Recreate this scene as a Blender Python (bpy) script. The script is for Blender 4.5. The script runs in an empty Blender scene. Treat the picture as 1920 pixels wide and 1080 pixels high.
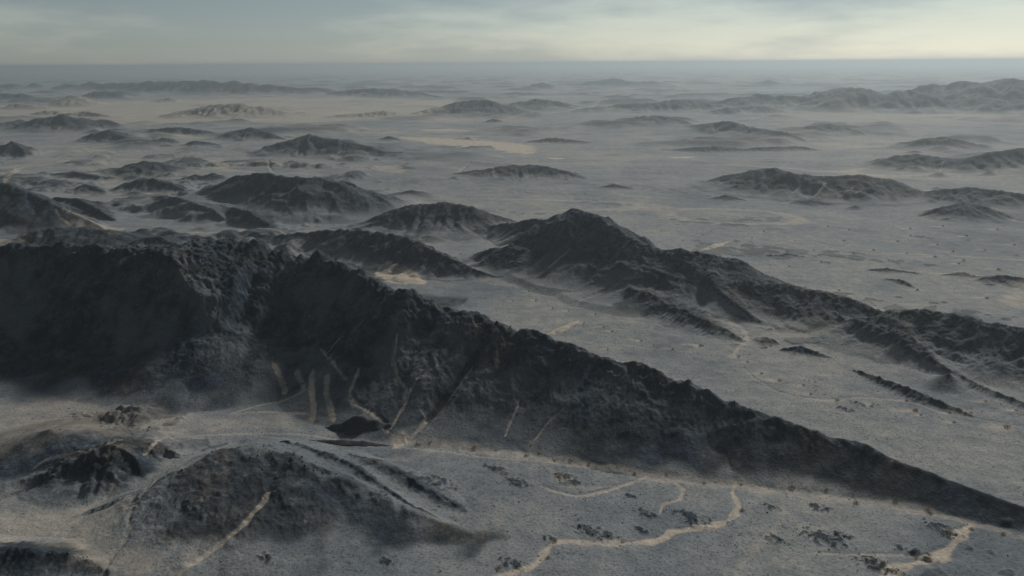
import bpy, math, random
import numpy as np

# ----------------------------------------------------------------------------------------------
# camera, sky, sun, exposure
# ----------------------------------------------------------------------------------------------
scene = bpy.context.scene
COL = scene.collection
W, HGT, F = 1920.0, 1080.0, 1478.0          # photograph's frame and focal length in pixels
CAM_H = 200.0
PITCH = math.atan((540 - 118.0) / F)
ROLL = math.radians(-0.39)
SUN_AZ, SUN_EL = math.radians(33.0), math.radians(35.0)    # azimuth from +Y towards +X
SUN_STRENGTH, SUN_ANGLE = 4.88, 7.0
SKY_STRENGTH, EXPOSURE = 0.050, -0.188
CLOUD_SEED = 20.9
HAZE_DENSITY, HAZE_G = 1.2e-4, 0.5
HAZE_COLOR = (0.405, 0.462, 0.487)

cam = bpy.data.cameras.new('camera')
cam_o = bpy.data.objects.new('camera', cam); COL.objects.link(cam_o)
cam.sensor_width = 36.0; cam.lens = 36.0 * F / W
cam.clip_start = 1.0; cam.clip_end = 400000.0
from mathutils import Matrix, Vector
ROT = Matrix.Rotation(math.pi / 2 - PITCH, 3, 'X') @ Matrix.Rotation(ROLL, 3, 'Z')
cam_o.matrix_world = Matrix.Translation((0, 0, CAM_H)) @ ROT.to_4x4()
scene.camera = cam_o

world = bpy.data.worlds.new('World'); scene.world = world; world.use_nodes = True
nt = world.node_tree; nt.nodes.clear()
wo = nt.nodes.new('ShaderNodeOutputWorld'); bg = nt.nodes.new('ShaderNodeBackground')
sky = nt.nodes.new('ShaderNodeTexSky'); sky.sky_type = 'NISHITA'; sky.sun_disc = False
sky.sun_elevation = SUN_EL; sky.sun_rotation = SUN_AZ
sky.air_density = 1.0; sky.dust_density = 0.3; sky.ozone_density = 2.0; sky.altitude = 300.0
# a high broken sheet of thin cloud: greys the blue, glows cream where it is thick
def wn(kind, **kw):
    n = nt.nodes.new(kind)
    for k, v in kw.items(): setattr(n, k, v)
    return n
tc = wn('ShaderNodeTexCoord'); mp = wn('ShaderNodeMapping')
mp.inputs['Scale'].default_value = (1.0, 1.0, 5.5); mp.inputs['Location'].default_value = (CLOUD_SEED, 0.0, 0.0)
nz = wn('ShaderNodeTexNoise'); nz.inputs['Scale'].default_value = 2.1; nz.inputs['Detail'].default_value = 9.0; nz.inputs['Roughness'].default_value = 0.56
rp = wn('ShaderNodeMapRange', interpolation_type='SMOOTHSTEP')
rp.inputs['From Min'].default_value = 0.46; rp.inputs['From Max'].default_value = 0.66
hs = wn('ShaderNodeHueSaturation'); hs.inputs['Saturation'].default_value = 0.46
tint = wn('ShaderNodeMix', data_type='RGBA', blend_type='MULTIPLY'); tint.inputs['Factor'].default_value = 1.0; tint.inputs['B'].default_value = (0.90, 0.99, 1.03, 1)
cloud = wn('ShaderNodeMix', data_type='RGBA', blend_type='MULTIPLY'); cloud.inputs['Factor'].default_value = 1.0; cloud.inputs['B'].default_value = (1.52, 1.42, 1.29, 1)
mx = wn('ShaderNodeMix', data_type='RGBA')
nt.links.new(tc.outputs['Generated'], mp.inputs['Vector']); nt.links.new(mp.outputs['Vector'], nz.inputs['Vector'])
nt.links.new(nz.outputs['Fac'], rp.inputs['Value']); nt.links.new(rp.outputs['Result'], mx.inputs['Factor'])
nt.links.new(sky.outputs['Color'], hs.inputs['Color']); nt.links.new(hs.outputs['Color'], tint.inputs['A'])
nt.links.new(tint.outputs['Result'], mx.inputs['A']); nt.links.new(tint.outputs['Result'], cloud.inputs['A'])
nt.links.new(cloud.outputs['Result'], mx.inputs['B'])
nt.links.new(mx.outputs['Result'], bg.inputs['Color'])
bg.inputs['Strength'].default_value = SKY_STRENGTH
nt.links.new(bg.outputs['Background'], wo.inputs['Surface'])

sun = bpy.data.lights.new('sun', 'SUN'); sun_o = bpy.data.objects.new('sun', sun); COL.objects.link(sun_o)
sun.energy = SUN_STRENGTH; sun.angle = math.radians(SUN_ANGLE); sun.color = (1.0, 0.955, 0.885)
sd = Vector((math.sin(SUN_AZ) * math.cos(SUN_EL), math.cos(SUN_AZ) * math.cos(SUN_EL), math.sin(SUN_EL)))
sun_o.rotation_euler = sd.to_track_quat('Z', 'Y').to_euler(); sun_o.location = (0, 0, 300)

vs = scene.view_settings
vs.view_transform = 'Standard'; vs.look = 'None'; vs.exposure = EXPOSURE; vs.gamma = 1.0; vs.use_curve_mapping = False
cy = scene.cycles
cy.max_bounces = 4; cy.diffuse_bounces = 2; cy.volume_bounces = 1; cy.use_denoising = True; cy.denoiser = 'OPENIMAGEDENOISE'; cy.denoising_input_passes = 'RGB_ALBEDO_NORMAL'
cy.use_adaptive_sampling = False

# ----------------------------------------------------------------------------------------------
# helpers
# ----------------------------------------------------------------------------------------------
rng = np.random.default_rng(7)
PERM = rng.permutation(4096).astype(np.int32)
GA = rng.uniform(0, 2 * np.pi, 4096); GX, GY = np.cos(GA).astype(np.float32), np.sin(GA).astype(np.float32)

def pn(x, y, seed=0):
    """gradient noise, about -0.7..0.7"""
    x = np.asarray(x, np.float32); y = np.asarray(y, np.float32)
    xf = np.floor(x); yf = np.floor(y); xi = xf.astype(np.int32); yi = yf.astype(np.int32)
    fx = x - xf; fy = y - yf
    sx = fx * fx * fx * (fx * (fx * 6 - 15) + 10); sy = fy * fy * fy * (fy * (fy * 6 - 15) + 10)
    def g(ix, iy, dx, dy):
        h = PERM[(PERM[(ix + seed * 131) & 4095] + iy + seed * 37) & 4095]
        return GX[h] * dx + GY[h] * dy
    a = g(xi, yi, fx, fy); b = g(xi + 1, yi, fx - 1, fy)
    c = g(xi, yi + 1, fx, fy - 1); d = g(xi + 1, yi + 1, fx - 1, fy - 1)
    ab = a + sx * (b - a); cd = c + sx * (d - c)
    return ab + sy * (cd - ab)

def fbm(x, y, lam, octs, seed=0, gain=0.5):
    s = 0; a = 1.0
    for k in range(octs):
        s = s + a * pn(x / lam, y / lam, seed + k); lam *= 0.5; a *= gain
    return s

def sstep(a, b, x):
    t = np.clip((x - a) / (b - a), 0, 1); return t * t * (3 - 2 * t)

def ray(u, v):
    d = ROT @ Vector(((u - 960) / F, -(v - 540) / F, -1.0)); return d

def flat(u, v):
    """where the ray of a photograph pixel meets the plain z = 0"""
    d = ray(u, v); k = CAM_H / -d.z; return d.x * k, d.y * k

def azdep(u, v):
    d = ray(u, v); hz = math.hypot(d.x, d.y); return math.atan2(d.x, d.y), -d.z / hz

# ----------------------------------------------------------------------------------------------
# the terrain grid: columns by azimuth, rows by distance
# ----------------------------------------------------------------------------------------------
AZ0, AZ1, NC = math.radians(-40.0), math.radians(40.0), 940
def rows():
    r = [170.0]
    while r[-1] < 130000:
        d = r[-1]
        if d < 300: s = 1.1
        elif d < 760: s = 0.92
        elif d < 1500: s = 0.92 + (d - 760) / 740 * 3.0
        elif d < 3500: s = 3.9 + (d - 1500) / 2000 * 8
        elif d < 9500: s = 11.9 + (d - 3500) / 6000 * 30
        elif d < 20000: s = 42 + (d - 9500) / 10500 * 320
        else: s = d * 0.05
        r.append(d + s)
    return np.array(r)
RR = rows(); NR = len(RR); AZ = np.linspace(AZ0, AZ1, NC)
A2, R2 = np.meshgrid(AZ, RR)                       # [row, col]
X = (R2 * np.sin(A2)).astype(np.float32); Y = (R2 * np.cos(A2)).astype(np.float32); R2 = R2.astype(np.float32)

# gently rolling plain
Z = fbm(X, Y, 420, 3, 11) * 3.2 + fbm(X, Y, 90, 2, 21) * 0.7
Z += sstep(1200, 5000, R2) * fbm(X, Y, 1500, 3, 31) * 9.0
BASE = Z.copy()

# ----------------------------------------------------------------------------------------------
# hills: (crest pixel u, crest v, foot v) along each crest; slopes; how dark the rock is
# ----------------------------------------------------------------------------------------------
HILLS = []
def hill(name, label, pts, slope=27, far=None, dark=1.0, rough=1.0, rnd=0.04, foot_fade=1.0, add=False, lump=1.0, rib=.30, fan=.13, crest=1.0):
    HILLS.append(dict(crest=crest, fan=fan, add=add, lump=lump, rib=rib, name=name, label=label, pts=pts, slope=slope, far=far or slope, dark=dark, rough=rough, rnd=rnd, foot_fade=foot_fade))

# --- foreground and middle ridges
hill('ridge', 'dark massif filling the left edge, steep face above pale flat',
     [(-190, 455, 690), (-90, 466, 695), (0, 472, 702), (110, 470, 705), (210, 471, 730), (275, 474, 752), (330, 500, 762), (375, 560, 766)], slope=33, far=26, rough=1.5, dark=1.3, foot_fade=.2, lump=.85, rib=.2, fan=.02)
hill('ridge', 'long dark ridge falling from centre left to lower right corner with road cut',
     [(250, 490, 700), (330, 482, 728), (385, 474, 742), (430, 468, 750), (540, 468, 756), (605, 486, 766), (665, 514, 786), (720, 536, 812), (760, 554, 826), (850, 579, 834), (930, 603, 841), (985, 624, 846),
      (1050, 640, 856), (1110, 664, 866), (1200, 684, 880), (1290, 716, 894), (1400, 768, 904), (1500, 800, 912), (1600, 834, 926), (1700, 868, 942), (1800, 903, 966), (1900, 940, 990), (2030, 985, 1020)], slope=29, far=40, rough=1.3, dark=1.15, foot_fade=.24, lump=.40, rib=.15, fan=.0, crest=1.7)
hill('ridge', 'peaked dark ridge in mid picture with highest summit of second range',
     [(890, 428, 436), (960, 417, 462), (1030, 410, 500), (1062, 403, 540), (1088, 397, 566), (1118, 408, 574), (1160, 432, 580), (1205, 456, 586), (1260, 469, 590), (1330, 479, 594), (1390, 490, 598), (1435, 514, 590), (1490, 536, 570)], slope=26, far=34, rough=1.0)
hill('ridge', 'dark rounded ridge section right of the peaked ridge, pale plain behind',
     [(1370, 548, 590), (1410, 537, 604), (1480, 537, 615), (1545, 546, 624), (1600, 562, 630), (1660, 588, 628)], slope=25, rough=1.0)
hill('ridge', 'dark ridge running off the right edge of second range',
     [(1625, 596, 640), (1665, 584, 668), (1740, 583, 690), (1790, 590, 702), (1850, 604, 712), (1930, 622, 728), (2030, 650, 750)], slope=25, rough=1.1)
hill('ridge', 'narrow dark ridge in the valley above the pinkish sand pan',
     [(480, 444, 452), (560, 436, 468), (650, 430, 492), (735, 438, 515), (790, 458, 527), (850, 487, 531), (900, 507, 528), (945, 523, 526)], slope=25, far=32, rough=1.1)
hill('hill', 'broad dark hill left of the peaked ridge, lit right flank',
     [(690, 418, 424), (725, 397, 438), (770, 384, 448), (835, 379, 452), (885, 389, 448), (935, 405, 436), (975, 418, 424)], slope=26)
hill('hill', 'small dark double hump in front of the peaked ridge',
     [(885, 478, 488), (925, 465, 512), (965, 470, 526), (1005, 474, 530), (1045, 488, 520)], slope=24, dark=.95)
hill('ridge', 'thin greenish ridge below the rounded ridge section, beside a wash',
     [(1180, 556, 575), (1240, 566, 604), (1290, 580, 620), (1345, 606, 634), (1395, 632, 640)], slope=23, dark=.95, add=True)
hill('ridge', 'thin rocky ridge parallel to and right of greenish ridge',
     [(1265, 536, 548), (1320, 556, 578), (1370, 582, 598), (1425, 603, 612)], slope=23, dark=.9, add=True)
hill('ridge', 'long thin broken rocky rib on the right, descending to the edge',
     [(1565, 606, 614), (1610, 622, 648), (1660, 638, 664), (1710, 662, 686), (1760, 688, 703), (1820, 712, 728), (1880, 738, 752), (1960, 765, 782)], slope=26, rough=1.3, add=True)
hill('ridge', 'thin dark rib on pale plain, lowest of the right-hand ribs',
     [(1600, 690, 694), (1640, 702, 716), (1700, 724, 744), (1760, 748, 764), (1825, 776, 780)], slope=25, rough=1.2)
hill('hill', 'small dark mound alone on pale plain between the ribs',
     [(1465, 652, 657), (1500, 647, 664), (1540, 660, 670), (1560, 669, 671)], slope=24)
hill('hill', 'tiny dark knob beside the wash below rounded ridge',
     [(1425, 638, 642), (1440, 631, 646), (1458, 640, 645)], slope=24)
# --- lower left
hill('hill', 'broad gravelly mound at the bottom with track climbing it',
     [(290, 950, 1000), (345, 895, 1045), (410, 852, 1070), (480, 838, 1080), (545, 852, 1078), (610, 880, 1064), (680, 915, 1048), (760, 955, 1034), (850, 990, 1024)], slope=16, far=30, rough=.8, dark=.38, rnd=.10, foot_fade=1.3, lump=.5, rib=.2, fan=.03)
hill('ridge', 'dark rocky edge along the crest of bottom mound, right of track', [(528, 850, 856), (580, 866, 886), (640, 893, 916), (710, 930, 950), (780, 968, 982), (830, 988, 992)], slope=24, rough=1.2, dark=1.1, add=True, fan=.0)
hill('ridge', 'short dark ridge on the mound, nearest the centre foreground',
     [(655, 868, 874), (700, 872, 905), (760, 894, 935), (820, 926, 958), (875, 958, 968)], slope=24, rough=1.0, dark=1.0, add=True)
hill('hill', 'dark craggy rock knoll on the pale flat at lower left',
     [(95, 898, 915), (120, 868, 938), (170, 845, 945), (215, 838, 945), (250, 858, 935), (262, 880, 930)], slope=25, rough=1.6, lump=1.2)
hill('hill', 'dark slope in the bottom left corner of the picture',
     [(-120, 1010, 1090), (-20, 1026, 1120), (70, 1032, 1130), (150, 1046, 1110), (205, 1075, 1100)], slope=20, far=30, dark=.85, rough=.9, lump=.5, rib=.12)
hill('hill', 'small dark knoll on the pale flat under the massif',
     [(195, 778, 788), (225, 764, 803), (262, 764, 800), (280, 776, 790)], slope=25, rough=1.5, dark=.95)
# --- left middle
hill('hill', 'dark slope at left edge behind the massif',
     [(-190, 285, 450), (-90, 318, 452), (0, 342, 452), (50, 358, 450), (95, 378, 446), (135, 398, 440), (190, 424, 434)], slope=25, far=36, dark=1.05, foot_fade=.4)
hill('hill', 'dark craggy rib behind left-edge slope',
     [(105, 370, 392), (150, 373, 408), (185, 392, 414), (215, 411, 416)], slope=25, dark=.95)
hill('hill', 'dark low hill just above the massif crest at left',
     [(20, 450, 470), (70, 432, 472), (130, 426, 474), (200, 430, 470), (240, 446, 462)], slope=22, dark=1.05, foot_fade=.4)
hill('hill', 'dark little knoll on the massif crest near the saddle',
     [(235, 458, 470), (268, 446, 476), (300, 444, 476), (345, 465, 474)], slope=24)
hill('hill', 'large dark domed hill at upper left centre',
     [(405, 352, 368), (435, 331, 390), (482, 324, 402), (535, 333, 412), (600, 330, 420), (655, 347, 420), (700, 372, 412), (738, 390, 400)], slope=25)
hill('hill', 'dark wedge-shaped hill below the large domed hill',
     [(412, 394, 398), (438, 389, 420), (470, 398, 432), (505, 420, 434)], slope=24)
hill('hill', 'dark hill with broad top above the domed hill, left',
     [(200, 325, 328), (238, 309, 334), (272, 302, 337), (305, 306, 335), (338, 320, 328)], slope=23)
hill('hill', 'low dark craggy hill left of the domed hill',
     [(225, 350, 356), (255, 337, 364), (285, 334, 366), (320, 344, 366), (350, 358, 364)], slope=24, rough=1.2)
hill('hill', 'pair of small dark bumps behind the domed hill',
     [(345, 338, 342), (365, 328, 346), (380, 332, 346), (398, 325, 347), (420, 336, 341)], slope=24)
hill('hill', 'low brownish hummocky spur left of the wedge-shaped hill',
     [(275, 368, 382), (320, 366, 405), (360, 378, 418), (400, 392, 424), (425, 412, 420)], slope=18, dark=.6)
hill('hill', 'low dark bank on pale flat near left edge',
     [(95, 327, 331), (140, 322, 337), (185, 331, 340)], slope=20, dark=.8)
hill('hill', 'pointed brown knoll behind the left-edge slope',
     [(135, 356, 361), (158, 344, 365), (176, 349, 365), (198, 360, 364)], slope=23, dark=.8)
hill('hill', 'dark cone at the left edge beside the pale road',
     [(-40, 284, 297), (0, 272, 298), (22, 266, 299), (45, 284, 298)], slope=27)
hill('hill', 'long dark hill with white gullies at its foot, centre left',
     [(470, 287, 292), (520, 269, 296), (580, 255, 298), (625, 263, 300), (660, 266, 299), (700, 277, 297), (752, 293, 297)], slope=23)
hill('hill', 'dark rounded hill at far left with second lower top',
     [(15, 240, 246), (65, 224, 249), (120, 215, 251), (150, 223, 250), (195, 226, 247), (235, 238, 243)], slope=22)
hill('hill', 'dark pointed hill right of the far left rounded hill',
     [(155, 260, 265), (182, 250, 270), (203, 244, 271), (225, 253, 271), (250, 266, 270)], slope=23)
hill('hill', 'low twin dark hill above the pale flat, left',
     [(235, 270, 274), (262, 262, 276), (285, 265, 277), (304, 258, 277), (330, 269, 274)], slope=22)
hill('hill', 'small flat dark hill next to the twin dark hill',
     [(340, 272, 275), (365, 264, 278), (390, 266, 278), (415, 274, 277)], slope=21)
hill('hill', 'elongated dark hill on plain, upper left',
     [(268, 246, 249), (300, 240, 254), (335, 238, 256), (375, 243, 256), (412, 250, 253)], slope=21)
hill('hill', 'triangular dark hill in front of cream plain',
     [(405, 257, 261), (440, 246, 265), (472, 239, 266), (505, 249, 266), (535, 260, 264)], slope=22)
hill('hill', 'wide low hill standing alone on the cream plain',
     [(300, 216, 219), (345, 205, 222), (395, 198, 224), (432, 195, 225), (485, 199, 224), (525, 207, 222), (560, 216, 219)], slope=18, dark=.85)
# --- far left chain
far_l = 'hills of the far left chain'
hill('hill', 'small far hill leftmost on the skyline plain', [(-20, 163, 166), (22, 157.5, 168), (48, 163, 166)], slope=20, dark=.85)
hill('hill', 'tiny far peak second from the left edge', [(48, 162, 165), (65, 156, 167), (84, 162, 165)], slope=20, dark=.85)
hill('hill', 'far low hill third from left edge on skyline', [(100, 163, 166), (125, 157.5, 169), (138, 158, 169), (158, 164, 167)], slope=20, dark=.85)
hill('hill', 'long far hill chain with knobbly tops, upper left', [(148, 160, 164), (168, 153.5, 170), (190, 158, 172), (215, 156, 173), (250, 157, 174), (278, 153, 175), (305, 155, 176), (345, 152, 177), (382, 150, 178), (412, 155, 178), (436, 152, 178), (465, 157, 179), (500, 159, 179), (540, 162, 179), (590, 165, 179), (640, 172, 178)], slope=20, dark=.85)
hill('hill', 'far flat chain end tapering toward the centre', [(610, 176, 179), (655, 169, 182), (700, 165.5, 184), (745, 168, 184), (790, 174, 183), (830, 182, 184)], slope=19, dark=.8)
hill('hill', 'low far hill under the knobbly chain, left', [(150, 180, 183), (180, 171, 187), (220, 172, 187), (245, 180, 185)], slope=19, dark=.8)
hill('hill', 'far dark flat hill touching left edge', [(-60, 182, 188), (0, 174.5, 190), (40, 176.5, 190), (65, 186, 189)], slope=20, dark=.85)
hill('hill', 'far pointed hill on the cream plain, left', [(95, 194, 197), (118, 184, 199), (135, 176.5, 200), (145, 180, 200), (158, 193, 198)], slope=22, dark=.9)
hill('hill', 'tiny dark far hill on cream plain under the chain', [(285, 189, 191), (318, 182.5, 193), (345, 189, 191)], slope=19, dark=.85)
hill('hill', 'low far hill at left edge on cream plain', [(-5, 202, 204), (30, 193, 206), (62, 196, 206), (100, 203, 205)], slope=19, dark=.8)
hill('hill', 'faint low hummock on cream plain, left', [(50, 213, 215), (85, 207, 217), (110, 208, 217), (140, 213, 215)], slope=18, dark=.7)
hill('hill', 'low hill just behind far left rounded hill', [(110, 214, 216), (160, 208, 219), (185, 212, 220), (210, 218, 220)], slope=19, dark=.85)
hill('hill', 'low hill at left edge before the rounded hill', [(-60, 236, 243), (0, 232, 246), (35, 225, 244), (60, 236, 242)], slope=19, dark=.8)
# --- far centre
hill('hill', 'faint low rise on plain left of centre', [(610, 218, 220), (660, 213, 222), (720, 208, 222), (775, 216, 219)], slope=17, dark=.7)
hill('hill', 'broad far hill group left of centre', [(770, 212, 215), (810, 203, 219), (845, 195, 221), (890, 190, 222), (925, 192, 221), (955, 202, 216)], slope=19, dark=.85)
hill('hill', 'far hill group joining the broad group on its right', [(935, 200, 204), (970, 191, 207), (1010, 184, 208), (1045, 189, 207), (1085, 198, 203)], slope=19, dark=.82)
hill('hill', 'small far peak near the horizon, centre', [(975, 165, 166.5), (1000, 159, 168), (1016, 155.5, 169), (1045, 165, 167)], slope=19, dark=.9)
hill('hill', 'tiny flat far hill under the small far peak', [(955, 178, 179), (995, 173.5, 180), (1005, 175, 180), (1020, 178, 179)], slope=17, dark=.85)
hill('hill', 'long faint hill near the horizon right of centre', [(1065, 159, 161), (1105, 153, 163), (1150, 147.5, 164), (1185, 152, 164), (1225, 152, 163), (1260, 159, 161)], slope=19, dark=.9)
hill('hill', 'small knob on plain by centre wash', [(900, 230, 231), (925, 223, 232), (945, 229, 231)], slope=19, dark=.7)
hill('hill', 'far low hill group right of centre', [(1130, 204, 206), (1160, 195, 209), (1210, 193, 211), (1270, 188, 212), (1310, 187, 211), (1335, 197, 209)], slope=18, dark=.8)
hill('hill', 'faint hill above wash, right of centre', [(1150, 230, 233), (1195, 219, 237), (1235, 217, 238), (1285, 228, 237), (1310, 235, 236)], slope=18, dark=.75)
hill('hill', 'tiny faint cone right of centre wash', [(1100, 233, 234.5), (1122, 226, 236), (1140, 233, 234.5)], slope=18, dark=.75)
hill('hill', 'dark streak-like low hill behind the bright sand sheet', [(985, 266, 268), (1030, 259, 270), (1075, 262, 271), (1110, 268, 270)], slope=18, dark=.8)
hill('hill', 'little dark mound at the left tip of bright sand sheet', [(712, 261, 263), (730, 255, 265), (750, 262, 264)], slope=19, dark=.9)
hill('ridge', 'low dark ridge with pale gullies, centre of the plain', [(855, 325, 330), (905, 317, 334), (955, 310, 337), (1005, 309, 338), (1050, 318, 338), (1095, 332, 336)], slope=18, dark=.85)
hill('hill', 'small dark mound on plain right of the gullied ridge', [(1125, 352, 354), (1150, 345, 357), (1185, 353, 356)], slope=18, dark=.85)
# --- right
hill('hill', 'pointed blue hill in the middle right distance', [(1285, 236, 239), (1325, 232, 250), (1362, 226.5, 256), (1395, 236, 259), (1440, 243, 262), (1475, 248, 264), (1510, 264, 266)], slope=18, dark=.85)
hill('hill', 'smooth rounded far hill right of the pointed blue hill', [(1475, 244, 247), (1520, 236, 254), (1555, 233, 256), (1590, 241, 256), (1620, 254, 256)], slope=18, dark=.8)
hill('hill', 'thin dark undulating ridge on plain, right of centre', [(1240, 281, 283), (1300, 277, 286), (1340, 274, 288), (1395, 279, 287), (1430, 276, 286), (1500, 274, 283), (1540, 282, 284)], slope=17, dark=.85)
hill('hill', 'far mountain range on right skyline, the tallest', [(1640, 178, 186), (1690, 172, 194), (1722, 163, 199), (1745, 155.5, 202), (1800, 155, 205), (1845, 158, 207), (1885, 146.5, 209), (1925, 152, 210), (2030, 160, 214)], slope=23, far=20, dark=1.0)
hill('hill', 'far hills left of the tall skyline range', [(1320, 194, 198), (1370, 184, 204), (1420, 179, 206), (1470, 178, 206), (1525, 181, 206), (1560, 170, 205), (1582, 160, 204), (1610, 166, 205), (1650, 175, 206)], slope=21, dark=.9)
hill('hill', 'broad dim hill in front of the skyline range', [(1480, 203, 206), (1530, 188, 210), (1575, 176, 212), (1625, 170, 213), (1665, 176, 213), (1705, 168, 213), (1740, 178, 214), (1780, 196, 210)], slope=22, dark=1.0)
hill('hill', 'dim foothill at right edge below the skyline range', [(1745, 199, 206), (1790, 186, 212), (1830, 180, 214), (1880, 184, 215), (1940, 190, 216), (2010, 196, 216)], slope=21, dark=1.0)
hill('hill', 'small far pointed foothill before the dim range', [(1325, 211, 213), (1347, 204, 215), (1365, 201, 216), (1390, 212, 214)], slope=20, dark=.85)
hill('hill', 'small far twin foothill beside the pointed one', [(1385, 209, 211), (1410, 199, 213), (1440, 200, 213), (1462, 209, 211)], slope=20, dark=.85)
hill('hill', 'very faint hill near horizon, right', [(1405, 160, 161.5), (1442, 151, 163.5), (1480, 160, 161.5)], slope=19, dark=.85)
hill('hill', 'flat blue hill with wide base at middle right', [(1675, 277, 280), (1720, 263, 285), (1770, 256.5, 287), (1800, 262, 287), (1845, 275, 283)], slope=18, dark=.85)
hill('hill', 'dark lumpy hill left of right-edge hill', [(1630, 304, 308), (1680, 291, 318), (1715, 289, 320), (1760, 293, 322), (1810, 300, 321), (1830, 312, 318)], slope=19, dark=.95)
hill('hill', 'dark hill with white gullies at the right edge', [(1780, 314, 320), (1815, 297, 326), (1865, 284, 328), (1920, 278, 328), (2010, 276, 330)], slope=21, dark=.95)
hill('ridge', 'long flat-topped dark ridge with pale gullies, right', [(1330, 346, 350), (1375, 327, 362), (1415, 319, 370), (1450, 316.5, 374), (1490, 327, 380), (1560, 331, 383), (1620, 331, 384), (1665, 336, 382), (1700, 350, 376), (1730, 364, 372)], slope=21, far=20)
hill('hill', 'dark hill right of the flat-topped ridge', [(1715, 364, 372), (1765, 354, 384), (1815, 350.5, 388), (1865, 356, 390), (1920, 364, 392), (1990, 372, 392)], slope=21, dark=.95)
hill('hill', 'dark hill in front, under the right-edge hills', [(1725, 404, 409), (1770, 388, 416), (1808, 381, 419), (1850, 390, 419), (1895, 408, 416)], slope=21, dark=.95)
hill('hill', 'small dark mound at left foot of the flat-topped ridge', [(1330, 373, 376), (1362, 366, 380), (1395, 374, 378)], slope=18, dark=.9)
hill('hill', 'small dark mound before the middle of flat-topped ridge', [(1480, 380, 382), (1515, 374, 387), (1560, 382, 386)], slope=17, dark=.85)
hill('hill', 'low dark swell on plain at the right edge', [(1835, 522, 527), (1870, 516, 533), (1905, 519, 536), (1960, 530, 540)], slope=17, dark=.85)
hill('hill', 'thin low dark swell left of the right-edge swell', [(1770, 513, 516), (1805, 509, 519), (1840, 518, 522)], slope=16, dark=.8)
hill('hill', 'thin dark rocky streak on right plain above the ridge section', [(1625, 505, 507), (1665, 502, 511), (1725, 511, 513)], slope=16, dark=.85, rough=1.3)
hill('hill', 'dark rocky patch between streaks on right plain', [(1660, 521, 523), (1690, 524, 534), (1715, 538, 540)], slope=16, dark=.8, rough=1.4)
hill('hill', 'tiny dark rise on plain right of the peaked ridge', [(1440, 480, 482), (1480, 476, 484), (1508, 481, 483)], slope=16, dark=.8)

NH = len(HILLS)
ZH = np.zeros_like(Z); OWN = np.full(Z.shape, -1, np.int16); BEST = np.zeros_like(Z)
ROCK = np.zeros_like(Z); TREL = np.zeros_like(Z); ROUGH = np.zeros_like(Z); CREST = np.zeros_like(Z)

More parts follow.
